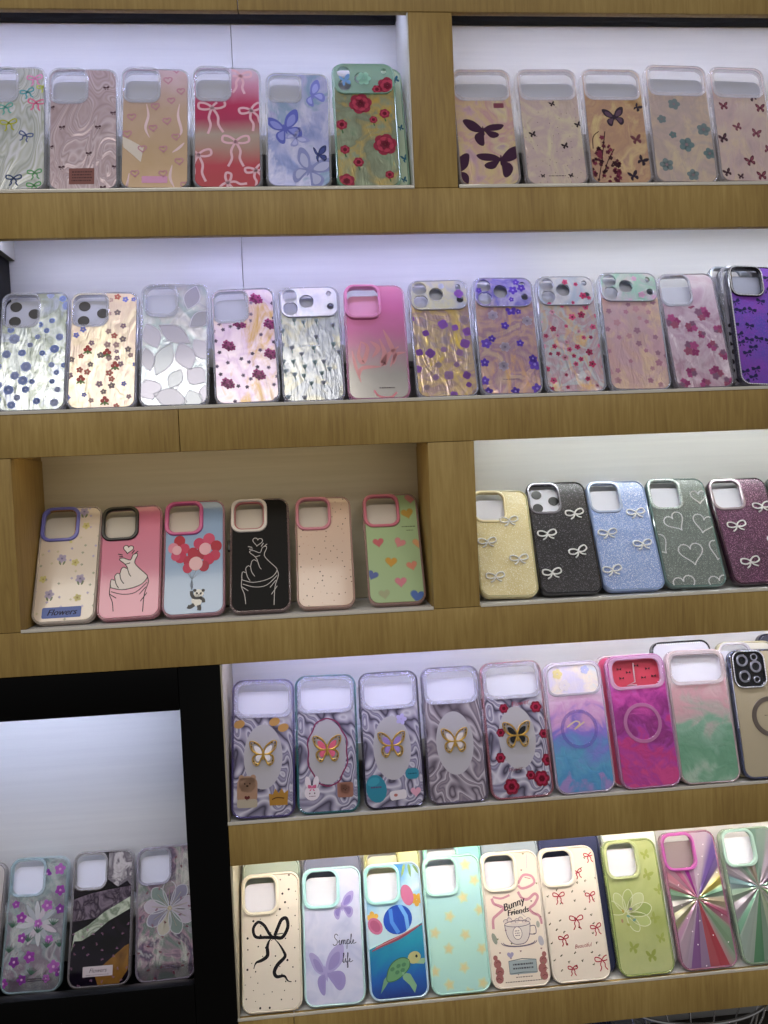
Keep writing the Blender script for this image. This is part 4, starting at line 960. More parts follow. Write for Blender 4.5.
c.panel(swirl('marble_mauve', ['5a505e', '8c8290', 'aca2b0', 'cdc4ce', '7c7082', '9e929e'], 64, 17, 1.2, .25, .2, 8, .3, .45)); c.butterfly_charm(x, z+2, 16, plain('ddd2d0', .2, 0, 1, .5), GOLD)
c, x, z = marble_case('4E', 'marbled clear phone case with a black and gold butterfly among crimson roses', 'b8707e', 0)
for fx, fy, r in ((.17, .25, 5), (.33, .345, 6), (.85, .35, 7.5), (.24, .52, 5.5), (.93, .55, 6), (.2, .7, 6.5), (.95, .74, 8), (.65, .84, 6), (.33, .91, 10), (.82, .87, 10)):
    for k, (q, col) in enumerate(((1, '7c1730'), (.7, 'a8284a'), (.4, '6c1228'))): c.flower(c.X(fx), c.Zm(fy), r*q, col, None, 6, k, 2+k, .6)
c.text('Flower', c.X(.6), c.Zm(.315), 8.5, '8c1c38', 3, .12, .2); c.text('Flower', c.X(.42), c.Zm(.79), 6.5, '6c2036', 3, .1, .2)
c.panel(MARB); c.butterfly_charm(x, z+3, 17, plain('111014', .15, 0, 1, .5), GOLD)
c = new('4F', 'pastel watercolour phone case turning from pink through violet to sea blue', G4)
c.shell(clear('d4c8e0', .5), R=.015); c.card(drop=.006); c.wide(clear('e8e0ee', .4), oh=42, hh=35)
bm = bmesh.new(); cx, cz, ow, oh = c.cam; plate_into(bm, rr(0, cz/1000, .066, .035, .010), [], .0012, .002, .0002)
c.part('camera_plate', bm, foil('pastel_pearl', ['e4d8e4', 'd8d0ec', 'eee0d8', 'd0dcf0'], 40, 66, .15, .3, .3))
o_ = Case.flower
c.magring(0, c.Zm(.52), 20.5, 24.5, plain('7c6ccc', .25, 0, .4, .5))
c.line([(c.X(a), c.Zm(b)) for a, b in ((.3, .5), (.45, .46), (.52, .48), (.42, .52), (.6, .47))], 1.8, 'd8c09c', 1)
c.panel(vgrad('watercolour_violet', [(0, 'd8c8e4'), (.26, 'd8b4d4'), (.38, 'cf9ccc'), (.5, '8a74cc'), (.64, '6c84c8'), (.78, '5c9cc4'), (.92, '4c8cc0'), (1, '9884c0')], .2, 66, .2, .5, 30, 0., .35))
for fx, fy, r, col in ((.24, .09, 7, 'e8d8a0'), (.72, .07, 6, 'c0c4f0'), (.34, .18, 8, 'e6dce6')):
    bm = bmesh.new()
    for k in range(5):
        a = k*2*PI/5; x, z = c.X(fx)+r*.55*math.cos(a), c.Zm(fy)+r*.55*math.sin(a)
        prism(bm, [((x+r*.42*math.cos(q*PI/6))/1000, (z+r*.42*math.sin(q*PI/6))/1000) for q in range(12)], .0004+.00002*k, .0011)
    c.part('printed_blossom', bm, plain(col, .3, 0, .9))
c = new('4G', 'magenta and purple marbled phone case with a round magnet ring and red cutout window', G4)
c.shell(clear('d8a0d0', .5), R=.015); c.card(plain('b8384e', .5), drop=.005); c.wide(clear('dcb8dc', .45), oh=43, hh=34, hw=64)
c.magring(c.X(.5)-1, c.Zm(.52), 21, 25.5, plain('d88ac0', .2, .1, .6, .5))
bm = bmesh.new(); zc = c.cam[1]/1000
tube(bm, [(.001, .0066, zc-.016+.0), (-.012, .0066, zc-.0155), (-.016+.015, .0066, zc-.012), (.0, .0066, zc+.013)], .0011, 6); 
c.part('lens_divider', bm, plain('d0b0bc', .2, .3))
bm = bmesh.new()
for fx, fz in ((-.02, .006), (-.018, -.006), (.004, .009), (.019, .004), (.012, -.007), (.026, -.006), (-.008, .001)):
    for sd in (1, -1): prism(bm, [(fx, zc+fz), (fx+sd*.003, zc+fz+.002), (fx+sd*.003, zc+fz-.0016)], .0070, .0078)
c.part('printed_bows', bm, plain('4a1420', .4))
c.panel(vgrad('watercolour_magenta', [(0, 'c45cbc'), (.25, 'c0489c'), (.4, '9c3688'), (.52, '862e74'), (.62, 'a03c98'), (.75, 'c03a80'), (.9, 'ac3e94'), (1, 'c84488')], .26, 67, .2, .5, 34, 0., .4))
c = new('4Y', 'frosted clear phone case with a red edge, tucked behind the magenta one', GB, 1, (.4085, .08, .1650, -.016, .004))
c.shell(clear('dcc8d0', .6)); c.card(plain('b04a60', .5)); c.panel(plain('b84868', .4))
c = new('4H', 'frosted phone case fading from pale pink to cloudy green', G4)
c.shell(clear('d8c4c8', .55), R=.015); c.card(drop=.007); c.wide(clear('e0d0d4', .4), oh=44, hh=34)
c.panel(vgrad('watercolour_green', [(0, 'd4c0c6'), (.3, 'ca9ca6'), (.44, 'b4a8a6'), (.56, '84aa96'), (.75, '68997e'), (.9, '76a48a'), (1, 'a0b8a8')], .2, 68, .22, .5, 30, 0., .4))
c = new('4X', 'black phone case edged with clear beads, rising behind the pink and green one', GB, 1, (.4865, .083, .1785, -.002, .004))
c.shell(plain('16161a', .25, 0, 1, .5)); c.card(CARD); c.panel(plain('b9b9c4', .3))
c.stud_line([(-c.W/2+9+i*2.7, c.H-3.6) for i in range(23)], 1.2, RHINE, .0006)
c = new('4I', 'clear phone case with a dark magnet ring and a jewelled camera frame holding ringed lenses', G4)
c.shell(clear('4c5478', .8)); c.card(plain('b4a892', .5), drop=.002); c.sq(plain('2c2c38', .2, .4, 1, .5), ow=46, oh=50, hw=40, hh=44, proud=.0016, dx=3)
cx, cz, ow, oh = c.cam
bm = bmesh.new(); plate_into(bm, rr(cx/1000, cz/1000, .041, .045, .010), [], .001, .002, .0002); c.part('camera_glass', bm, plain('15151c', .12, 0, 1, .5))
for dx, dz, r in ((-8.5, 11.5, 8), (9.5, 3, 8), (-7.5, -9.5, 8), (8.5, 15.5, 5), (9, -14, 4.6)):
    bm = bmesh.new(); plate_into(bm, rr((cx+dx)/1000, (cz+dz)/1000, 2*r/1000, 2*r/1000, r/1000*.999), [rr((cx+dx)/1000, (cz+dz)/1000, 1.3*r/1000, 1.3*r/1000, .65*r/1000*.999)], -.0012, .0012, .0003)
    c.part('lens_ring', bm, plain('9c9caa', .2, .7))
c.stud_line(resample([(x*1000, z*1000) for x, z in rr(cx/1000, cz/1000, .0435, .0475, .011)()], 2.1), .95, RHINE, -.0017, 'camera_studs')
c.stud_line([(-c.W/2+1.2, c.H-25-i*2.6) for i in range(30)], .9, RHINE, 0)
c.magring(8, c.Zm(.53), 20, 26, plain('6c625c', .3, .4)); c.rules(8, c.Zm(.52), 18, 1.8, 1, '4a4238', 1)
c.rrect(8, c.Zm(.83), 8, 24, 3.5, '4c4842', 1)
c.panel(plain('b2a58c', .22, .1, 1, .6))
c = new('4W', 'clear phone case with a pale gold rim, behind the jewelled magnet ring case', GB, 1, (.573, .08, .1727, .02, .004))
c.shell(clear('d6cda8', .6)); c.card(); c.sq(clear('d8d4e0', .6)); c.panel(plain('c0bcb0', .3))
c = new('4V', 'dark phone case just showing its corner at the right end of the fourth shelf', GB, 2, (.6385, .08, .178, .02, .004))
c.shell(plain('2c2c3c', .25, 0, 1, .5)); c.card(); c.panel(plain('3a3a4a', .3))
# ================================================================== BOTTOM SHELF
MATTE = lambda h: plain(h, .42, 0, 1, .12)
c = new('5a', 'cream phone case with one big black brush-drawn bow and black dots', G5)
c.shell(MATTE('d9d0c4')); c.card(); c.sq(MATTE('ddd6c6'), ow=47, proud=.002)
A = lambda pts: [(c.X(a), c.Zm(b)) for a, b in pts]
INK = '121018'
c.line(A([(.52, .475), (.42, .47), (.24, .46), (.2, .4), (.28, .355), (.38, .38), (.46, .44), (.52, .475)]), 3.6, INK, 2, False, 6)
c.line(A([(.54, .47), (.68, .48), (.78, .41), (.76, .345), (.68, .35), (.62, .4), (.56, .46)]), 4.2, INK, 2, False, 6)
c.line(A([(.5, .48), (.46, .5), (.43, .54), (.43, .6), (.34, .63), (.24, .645), (.2, .685)]), 4.5, INK, 2, False, 6, True)
c.line(A([(.54, .48), (.62, .52), (.7, .58), (.72, .62), (.6, .67), (.54, .72), (.58, .755), (.7, .755), (.76, .79), (.82, .8)]), 4.5, INK, 2, False, 6, True)
c.line(A([(.56, .455), (.7, .45)]), 1., INK, 2, False, 0); c.ell(c.X(.53), c.Zm(.475), 3, 2.4, INK, 2)
for i, (x, z) in enumerate(c.scatter(62, 8, 71, 1)): r = (.6, .9, 1.4, .7)[i % 4]; c.ell(x, z, r, r, '2a2228', 1, 0, 8)
c.panel(MATTE('ddd3c8'))
c = new('5b', 'pale violet marbled phone case with lilac butterflies and handwritten lettering', G5)
c.shell(MATTE('b4d4dc')); c.card(); c.sq(MATTE('a8d6dc'), ow=48, proud=.002)
c.butterfly(c.X(.66), c.Zm(.3), 17, '9d92cc', 1, .1, .8, '8478bc'); c.butterfly(c.X(.36), c.Zm(.77), 28, 'a098cc', 1, .2, .55, '8f86c0', lo='9288c2')

def script(c, strokes, x, z, s, w, m, ly=3):
    for st in strokes: c.line([(x+px*s, z+pz*s) for px, pz in st], w, m, ly, False, 6)
S_ = [[(2.2, 5), (1., 6), (0, 4.8), (.6, 3.4), (1.6, 2.2), (1.2, .4), (-.4, 0), (-1, .8)],
      [(2.2, 1.2), (3, 2.6), (2.9, .4), (3.6, .4), (4.2, 2.4), (4.3, .2), (4.6, 2), (5.2, 2.5), (5.3, .2), (5.7, 2.1), (6.3, 2.3), (6.3, .4), (7, .6)],
      [(7, .6), (7.6, 2.5), (7.2, -2.4), (7.7, 2.1), (8.6, 2.4), (8.6, .6), (7.7, .4), (9.2, .8), (10.2, 4.6), (9.9, 5.2), (9.7, .6), (10.4, .5), (11.4, 1.6), (11.2, 2.3), (10.7, 1.2), (11.4, .3), (13, .9)], [(3.1, 3.6), (3.2, 3.8)]]
L_ = [[(0, .6), (1.1, 4.6), (.7, 5.1), (.5, .6), (1.1, .4), (1.9, 2.4), (1.9, .5), (2.6, .7), (3.6, 4.4), (3.2, 5), (2.8, -2), (3.3, -2.2), (3.3, .4), (4.6, 1.4), (4.4, 2.2), (3.9, 1.2), (4.7, .3), (6.4, 1)], [(2, 3.5), (2.1, 3.7)]]
script(c, S_, c.X(.52), c.Zm(.575), 2.15, .8, '2c2a48'); script(c, L_, c.X(.64), c.Zm(.705), 2.1, .8, '2c2a48')
c.panel(foil('violet_cloud', ['a4aed4', 'bcc2e2', 'c8cae6', 'b0b6da', 'd4d4ea'], 20, 73, 0, .4, .05, 60, 1))
c = new('5c', 'phone case picturing a sea turtle under bright blue water with a palm-leaf sky above', G5)
c.shell(MATTE('b0c8e0')); c.card(); c.sq(MATTE('a4d8d8'), ow=47, proud=.002)
A = lambda pts: [(c.X(a), c.Zm(b)) for a, b in pts]
sea = A([(0, .63), (.1, .61), (.3, .58), (.5, .56), (.7, .52), (.9, .47), (1., .45)])
bot = A([(1., 1.02), (0, 1.02)])
c.poly((sea+bot)[::-1], vgrad('sea_picture', [(0, '3f9cb4'), (.45, '2f94b0'), (.58, '1f8aa8'), (.7, '1878a4'), (.85, '1a58a8'), (1, '16307c')], .05, 75, .35, .3, 30), 1)
c.line(sea, 1.6, 'b8dce4', 2)
for dx, a in ((0, -.5), (.1, -.1), (-.06, -1.), (.2, .3)): c.poly(rot2([(0, 0), (2, -6), (1.4, -14), (0, -19), (-1.4, -14), (-2, -6)], a+.2, c.X(.74+dx*.6), c.Zm(.0)), '7fa06a' if dx else '93ac70', 3)
c.flower(c.X(.12), c.Zm(.4), 8, 'd8ac50', None, 5, .4, 2, .5); c.flower(c.X(.9), c.Zm(.29), 8, 'd0a048', None, 5, .9, 2, .5)
c.line(A([(.08, .64), (.3, .595), (.6, .55), (.97, .47)]), 4.6, '8c4658', 3, False, 4, True); c.line(A([(.15, .615), (.5, .56), (.9, .48)]), 1.2, 'b87a80', 4, False, 3)
# a plain striped beach ball resting on the board
bx, bz = c.X(.55), c.Zm(.425)
c.ell(bx, bz, 19, 17, '2a50b4', 4, .3, 28)
for k, col in ((-.6, '4f86d8'), (.5, '6ea6e4')): c.poly(rot2([(3*k*4, -15.5), (3*k*4+5, -14.5), (3*k*6+5, 0), (3*k*4+5, 14.5), (3*k*4, 15.5), (3*k*6, 0)], .3, bx, bz), col, 5)
c.ell(c.X(.16), c.Zm(.46), 8.5, 11, 'b86a90', 4, .7, 18); c.ell(c.X(.16), c.Zm(.46), 5.5, 8, 'a4587c', 5, .7, 18); c.ell(c.X(.74), c.Zm(.25), 8, 13, 'b86a90', 3, .25, 18)
tx, tz = c.X(.52), c.Zm(.78)
c.poly(rot2(smooth([(-20, -6), (-14, 4), (-4, 10), (8, 10), (15, 4), (12, -4), (0, -9), (-12, -10)], 4, True), .35, tx, tz)[::-1], '66946c', 3)
for px_, pz_ in ((-9, 0), (-1, 3), (6, 4), (-3, -4), (4, -2)): c.ell(tx+px_, tz+pz_, 3.2, 2.4, '4c7a5c', 4, .4, 7)
c.line(rot2(smooth([(-20, -6), (-14, 4), (-4, 10), (8, 10), (15, 4), (12, -4), (0, -9), (-12, -10)], 4, True), .35, tx, tz), 1.1, '3f6a50', 4, True, 0); c.ell(tx+20, tz+11, 8.6, 7, 'a8a878', 3, .3, 16); c.ell(tx+23, tz+12.4, 1.5, 1.8, '17242c', 4)
c.poly(rot2([(0, 0), (10, -4), (16, -18), (12, -26), (7, -16), (0, -8)], .1, tx+3, tz-4)[::-1], '7ca486', 4); c.poly(rot2([(0, 0), (-10, -6), (-18, -20), (-10, -14), (-2, -7)], .2, tx-12, tz-3), '6d987c', 2); c.poly(rot2([(0, 0), (8, 3), (16, 1), (9, -4)], .3, tx+22, tz+4)[::-1], '8cae90', 2)
c.panel(vgrad('sky_picture', [(0, '4f94d4'), (.12, '9cc4e0'), (.25, 'cadce6'), (.34, '8cbce0'), (.5, 'bcd8e4'), (1, '9cc8dc')], .12, 76, .35, .3, 22))
c = new('5d', 'aqua mint phone case dotted with soft orange starfish', G5)
c.shell(MATTE('acd8d2')); c.card(); c.sq(MATTE('b0dcd6'), ow=46, proud=.002)
for i, (fx, fy) in enumerate(((.75, .08), (.88, .2), (.66, .32), (.4, .45), (.92, .42), (.13, .56), (.64, .59), (.34, .68), (.9, .7), (.08, .83), (.57, .82), (.3, .93), (.86, .94), (.62, 1.))):
    x, z = c.X(fx), c.Zm(fy)
    c.star(x, z, 8.4, 'b7d6c6', 1, i*.7, 5, .66); c.star(x, z, 7.4, 'bed2b8', 2, i*.7, 5, .64); c.star(x, z, 6.2, 'c6cea8', 3, i*.7, 5, .62); c.star(x, z, 4.4, 'cfc89a', 4, i*.7, 5, .6)
c.panel(vgrad('aqua_mint', ['b2dcd6', 'a6d2d8', 'aedad2', 'a6d2d0'], .05, 77, .4, .2))
c = new('5e', 'cream phone case with a line-drawn teacup, pink ribbons and bunny lettering', G5)
c.shell(MATTE('dcd2ca')); c.card(); c.sq(MATTE('e0d8c8'), ow=47, proud=.002)
A = lambda pts: [(c.X(a), c.Zm(b)) for a, b in pts]
PK, PK2 = 'c48c9c', 'a4687c'
c.line(A([(.6, .31), (.66, .36), (.76, .37), (.88, .335), (.93, .36), (.86, .41), (.77, .44), (.82, .475), (.92, .5), (.95, .56)]), 3.4, PK, 1); c.line(A([(.62, .25), (.72, .19), (.86, .2), (.9, .25), (.78, .28), (.66, .285), (.6, .25)]), 3.2, PK, 2)
c.line(A([(.14, .345), (.17, .385), (.29, .41), (.32, .43), (.2, .47), (.13, .5), (.12, .57)]), 3.4, PK, 1); c.line(A([(.16, .335), (.3, .35), (.45, .33)]), 2.6, PK, 1)
for p in (((.74, .205), (.84, .22)), ((.62, .35), (.7, .365)), ((.18, .39), (.28, .42)), ((.8, .46), (.88, .49))): c.line(A(p), .8, PK2, 3, False, 0)
c.text('Bunny', c.X(.5), c.Zm(.4), 12, '2c2830', 3, .28, .25, 1., .3); c.text('Friends', c.X(.56), c.Zm(.455), 10, '2c2830', 3, .12, .25, 1., .3)
LI = '6e6478'
tx, tz = c.X(.53), c.Zm(.6)
cup = [(-17, 9), (-15, -4), (-9, -13), (0, -15), (9, -13), (15, -4), (17, 9)]
c.poly(rot2(cup, 0, tx, tz), 'cfc6c4', 1); c.line(rot2(cup, 0, tx, tz), .9, LI, 2, False, 4)
c.line([(tx+17*math.cos(a), tz+9+3.6*math.sin(a)) for a in [k*PI/8 for k in range(16)]], .8, LI, 2, True, 0)
for r0 in (21, 23.5): c.line([(tx+r0*math.cos(a), tz-12+r0*.24*math.sin(a)) for a in [PI+k*PI/12 for k in range(13)]], .9, LI, 3, False, 0)
c.line(rot2([(16, 5), (23, 5), (23, -4), (14, -4)], 0, tx, tz), 1.1, LI, 2); c.ell(tx-1, tz-2, 6, 7.5, 'e0d6d0', 3, 0, 18); c.line([(tx-1+6*math.cos(k*PI/9), tz-2+7.5*math.sin(k*PI/9)) for k in range(18)], .7, LI, 4, True, 0); c.rules(tx-1, tz-2, 7, 8, 3, '8a7f88', 4)
for k in range(7): c.ell(tx-15+5*k, tz+12+2*math.sin(k*2.1), 3.2, 3, 'd2c4c0', 1); c.line([(tx-15+5*k+3.2*math.cos(a), tz+12+2*math.sin(k*2.1)+3*math.sin(a)) for a in [q*PI/6 for q in range(7)]], .6, LI, 2, False, 0)
c.line(rot2([(-14, 12), (-8, 20), (4, 22), (12, 16)], 0, tx, tz), .7, 'b0a6ac', 1)
lx, lz = c.X(.55), c.Zm(.855)
c.rrect(lx, lz, 36, 16, 2, '9aa6ac', 1, .0); c.line(rot2([(-18, 7.5), (0, 9.5), (18, 7.5), (18, -7), (0, -6), (-18, -7)], 0, lx, lz), 1., '5c666e', 2, True, 0); c.rules(lx, lz+1, 27, 9, 2, '4a4a56', 3)
c.rules(c.X(.56), c.Zm(.925), 24, 2.4, 1, '6a5c5e', 1); c.rules(c.X(.55), c.Zm(.955), 50, 2.4, 1, '6a5c5e', 1)
for fx, fy, s_ in ((.13, .87, 1), (.9, .87, -1)):
    x, z = c.X(fx), c.Zm(fy)
    for dx, dz, r in ((0, 8, 5), (s_*2, -1, 5.6), (s_*1, -9, 5.2), (s_*-2, 15, 3)): c.ell(x+dx, z+dz, r, r*1.05, '9c6464', 1, 0, 12)
    for dx, dz in ((1, 9), (2, -2), (0, -10)): c.line([(x+dx-3, z+dz), (x+dx, z+dz+1.6), (x+dx+3, z+dz)], .7, '70403f', 2)
c.ell(c.X(.12), c.Zm(.64), 3, 7, '8d9288', 1, .3); c.heart(c.X(.36), c.Zm(.765), 4.4, '9a92b4', 1); c.ell(c.X(.88), c.Zm(.56), 2.4, 4, 'a4a49c', 1); c.ell(c.X(.9), c.Zm(.68), 3.6, 6, 'b0acb8', 1, .2); c.line(A([(.82, .03), (.8, .14)]), 1, 'b4b0c0', 1)
for i, (x, z) in enumerate(c.scatter(22, 14, 79, 2, 3)): c.heart(x, z, 1.3, ('7a7a5c', '8a6a70')[i % 2], 1)
c.panel(MATTE('dfd2c6'))
c = new('5f', 'cream phone case patterned with small red ribbon bows', G5)
c.shell(MATTE('dcd2c8')); c.card(); c.sq(MATTE('e0d8cc'), ow=47, proud=.002)
for i, (fx, fy, r, a) in enumerate(((.9, .08, 5.5, .1), (.66, .2, 5, .2), (.28, .365, 6.5, 0), (.83, .38, 5.5, .1), (.53, .55, 7.5, 0), (.85, .62, 6, .2), (.27, .68, 5.5, .1), (.36, .9, 5.2, 0), (.87, .86, 7.5, .1))): c.bow(c.X(fx), c.Zm(fy), r*1.15, 'a82840', 2, a, 1.3, 1.)
c.text('Beautiful', c.X(.58), c.Zm(.745), 6.5, 'a03c4c', 2, .05, .35)
for i, (x, z) in enumerate(c.scatter(40, 9.5, 81, 2)): c.ell(x, z, .7, 1.5, '54503c', 1, i*.9); c.ell(x+1.2, z+1, .5, 1.2, '7a7460', 1, i*.5)
c.panel(MATTE('dfd3c8'))
c = new('5g', 'lime green foil phone case with olive butterflies and an iridescent patch', G5)
c.shell(clear('9fb070', .7)); c.card(); c.sq(clear('c2cc98', .7), ow=48, proud=.003)
for fx, fy, r, a in ((.78, .13, 6, .3), (.76, .28, 7, -.5), (.93, .4, 6, .6), (.76, .6, 6.5, -.7), (.82, .75, 6, .2), (.6, .87, 7.5, .1), (.3, .8, 7, -.3)): c.butterfly(c.X(fx), c.Zm(fy), r, '86914a', 2, a, .8)
for k, (a, l, col) in enumerate(((.2, 34, 'bcc886'), (.75, 36, 'a6b870'), (1.3, 34, 'c8d09c'), (1.9, 30, 'b2c07c'), (2.6, 28, 'c2cc90'), (3.3, 34, 'acba74'), (-.4, 26, 'b6c282'))):
    leaf = rot2(smooth([(2, 0), (l*.4, l*.2), (l*.8, l*.2), (l, 0), (l*.8, -l*.2), (l*.4, -l*.2)], 3, True), a-.6, c.X(.27), c.Zm(.55))
    c.poly(leaf, plain(col, .16, .3, 1, .5), 1); c.line(leaf, .9, plain('dce0bc', .15, .3, 1, .5), 2, True, 0)
for fx, fy, col in ((.22, .53, 'd8c06a'), (.3, .57, '9cc8b4'), (.18, .6, 'd0a884'), (.36, .52, 'b4a8c8'), (.28, .63, 'c8d070'), (.4, .6, 'a0ccc0')): c.ell(c.X(fx), c.Zm(fy), 2.6, 1.6, plain(col, .12, .5, 1, .5), 3, fx*9, 7)
for k in range(0): c.line([(c.X(.1+.05*k), c.Zm(.48+.06*k)), (c.X(.35), c.Zm(.38+.03*k)), (c.X(.68-.05*k), c.Zm(.38+.04*k)), (c.X(.6-.05*k), c.Zm(.47+.04*k)), (c.X(.3), c.Zm(.56+.05*k))], 3., ('c4cc98', 'a8b878', 'd4d8b0', 'b4c48c')[k], 1, False, 6, True)
c.panel(foil('lime_foil', ['a4b068', 'b8c088', 'c4c890', 'acb878'], 14, 83, .4, .2, .35, 50, 3, grad=['c0c890', 'b4c07c', 'a8b468', 'bcc490'], gmix=.5))
c = new('5h', 'phone case with multicoloured pleated rays of magenta, yellow, green and red', G5)
c.shell(clear('b880a0', .6)); c.card(plain('8a7c80', .5)); c.sq(clear('c060b0', .8), ow=46, proud=.003)
RC = ['a82c44', 'c8788c', '7c6498', 'b48cb4', 'c0b078', '94984c', 'a8a0a4', '588c64', 'b04a60', 'b8407c', 'b02c98', '90288c', 'c8b4c4', '5a2c9c', 'c4b42c', '4c8464']
for x, z in c.scatter(16, 13, 85, 1): c.star(x, z, 1.1, 'd8ccd8', 1, x)
c.panel(rays('ray_pleats', ['7c4a8c', 'b48cac', '949440', 'a8a49c', '5c906c', 'b0506c', 'c43a84', 'a82c9c', 'd0b8d0', '5a3098', 'bcae34', '5a8c70', 'b0a070', 'a04468', '508c54', 'a83040'], .0, c.h*.5))
c = new('5i', 'phone case with pleated rays in green, mauve and grey, rightmost on the bottom shelf', G5)
c.shell(clear('a0b8a4', .6)); c.card(); c.sq(clear('a8c8c0', .8), ow=47, proud=.003)
c.panel(rays('ray_pleats_green', ['3f7c54', '78a890', '8c8494', '5a8c68', '6c9ca4', '94889c', '4c8464', '8c8070', '7c9c90', 'a898ac', '8a6c94', '5c8c78', 'a890a4', '4c8450', '6a7c74', '94a48c'], .003, c.h*.55))
for k, x, w, h, col, ring, lab in (('5z', -.0785, .0755, .1705, '9aa59a', 'aab4a6', 'dull sage phone case rising behind the cream one with the black bow'),
                             ('5y', .0022, .0765, .1713, '6e7086', '8e90a4', 'slate grey phone case rising behind the pale violet one'),
                             ('5x', .0823, .0755, .173, '4c4a3c', 'd8d49c', 'clear yellowish phone case with a dark edge behind the sea turtle one'),
                             ('5w', .1638, .0785, .1735, '93cfc8', 'a8dcd4', 'second aqua phone case rising behind the starfish one'),
                             ('5v', .2430, .0778, .172, '8e99a4', 'a0aab4', 'grey blue phone case rising behind the teacup one'),
                             ('5u', .3256, .0845, .1735, '262c52', '363c68', 'navy phone case rising behind the one with red bows'),
                             ('5t', .4115, .0775, .1765, 'c4c8c4', 'd4d8d4', 'clear frosted phone case rising behind the lime green one')):
    c = new(k, lab, GB, 1, (x, w, h, .003, .004))
    clr = k in ('5x', '5t')
    c.shell(clear(ring, .6) if clr else MATTE(col)); c.card(plain('d8d4b8', .6) if k == '5x' else CARD, drop=.012); 
    if k in ('5x', '5w'): c.sq(MATTE(ring) if not clr else clear(ring, .6), ow=47)
    c.panel(MATTE(col) if not clr else plain(ring, .3))
# ================================================================== BLACK CABINET
c = new('6x', 'pearly foil phone case with purple blossoms and green leaf sprigs, in the black cabinet', G6)
c.shell(clear('b4ccd2', .4)); c.card(); c.sq(clear('a8c4cc', .4), ow=47, proud=.002)
x0, z0 = c.X(.54), c.Zm(.5)
for k in range(12):
    a = k*PI/6+.1; c.line([(x0+4*math.cos(a), z0+4*math.sin(a)), (x0+15*math.cos(a), z0+15*math.sin(a)), (x0+27*math.cos(a), z0+27*math.sin(a))], 6.5, plain(('d8d8de', 'c0c4cc', 'dcd0dc')[k % 3], .12, .5, 1, .5), 1, False, 4, True)
for i, (fx, fy, r) in enumerate(((.3, .6, 5), (.75, .62, 4.5), (.35, .9, 5), (.15, .35, 4), (.85, .1, 6), (.63, .13, 5), (.88, .26, 5.5), (.68, .37, 6), (.9, .4, 5), (.26, .45, 5.5), (.55, .5, 4.5), (.2, .77, 5.5), (.45, .74, 6), (.86, .82, 6.5), (.96, .86, 5), (.05, .92, 5), (.75, .9, 4))): c.flower(c.X(fx), c.Zm(fy), r*1.2, ('8c3a94', 'a05aa4', '743084')[i % 3], 'd0a8c8', 5, i, 2)
for fx, fy in ((.12, .52), (.8, .52), (.72, .68), (.1, .7), (.93, .68), (.4, .63), (.5, .87), (.55, .57)):
    for a in (-.7, -.3, .1, .5, .9): c.line([(c.X(fx), c.Zm(fy)), (c.X(fx)+9*math.sin(a), c.Zm(fy)+9*math.cos(a))], 1.5, '3d5c4c', 3, False, 2, True)
c.rules(c.X(.6), c.Zm(.905), 27, 5, 2, '3c3440', 3)
c.panel(foil('pearl_foil', ['5e5a68', 'bcc0c4', '8c7c92', 'a6c2c4', 'e2e2e6', '7c6a80', 'c89abe'], 30, 91, 1.1, .1, 1.6, 34, 3, grad=['a8d4dc', 'c8ccd4', 'c0b8c4', 'c890b4'], gmix=.35))
c = new('6y', 'dark glossy phone case with painted-on silver and amber reflections and white nameplate', G6)
c.shell(clear('a8a0a4', .45)); c.card(); c.sq(clear('b8b2b4', .45), ow=45, proud=.002)
A = lambda pts: [(c.X(a), c.Zm(b)) for a, b in pts]
REFL_SILVER = foil('painted_reflection_silver', ['c8d0c0', 'e4ecd8', '8c9a84', 'f0f4ec'], 60, 92, .8, .12, .9, 90, 2)  # mirror reflections painted on as silver, grey, plum and amber shapes
REFL_GREY = foil('painted_reflection_grey', ['c4bcc0', 'e8e0e4', '78707c', 'a49ca4', 'd8d4d8'], 50, 93, .8, .14, 1., 80, 3)
c.poly(A([(.0, 0), (1, 0), (1, .33), (.8, .4), (.5, .47), (.2, .5), (.0, .5)])[::-1], 'x' and REFL_GREY, 1) if False else None
c.poly(A([(.58, .02), (1, .02), (1, .3), (.9, .24), (.75, .28), (.58, .22)])[::-1], REFL_GREY, 1)
c.poly(A([(.0, .36), (.3, .32), (.58, .3), (.96, .28), (.96, .36), (.7, .42), (.45, .5), (.02, .52)])[::-1], foil('painted_reflection_plum', ['5a4c5c', '8c7c8c', '3c3040', 'a494a0'], 50, 94, .7, .16, 1., 80, 3), 1)
c.poly(A([(.08, .6), (.3, .55), (.55, .46), (.96, .36), (.96, .45), (.62, .53), (.4, .61), (.2, .66), (.08, .66), (.04, .74)])[::-1], REFL_SILVER, 2)
c.poly(A([(1, .7), (.9, .72), (.6, .83), (.42, .9), (.5, 1), (.8, 1), (1, .86)])[::-1], foil('painted_reflection_amber', ['7a5424', '9a6c30', '6c4a28'], 30, 95, .5, .2, .3), 2)
for x, z in c.scatter(30, 9, 97, 1, 3, .55, .98): c.bowfill(x, z, 1.7, '7c5a70', 3, x)
c.rrect(c.X(.48), c.Zm(.885), 38, 12, .6, 'c8bcc0', 4); c.text('Flowers', c.X(.48), c.Zm(.88), 7, '4a3c44', 5, 0, .3); c.rules(c.X(.48), c.Zm(.91), 30, 1.4, 1, '7a6a70', 5)
c.panel(foil('dark_mirror', ['100c16', '1c1424', '0c0a10', '2a1a2c'], 20, 96, .5, .12, .25, 50))
c = new('6z', 'opalescent phone case with an embossed many-petalled flower, rightmost in the black cabinet', G6, 0, (-.2205, .0775, .163, -.010, .0201))
c.shell(clear('b4a8b8', .42)); c.card(); c.sq(clear('aaa4b6', .42), ow=46, proud=.002)
x0, z0 = c.X(.57), c.Zm(.475)
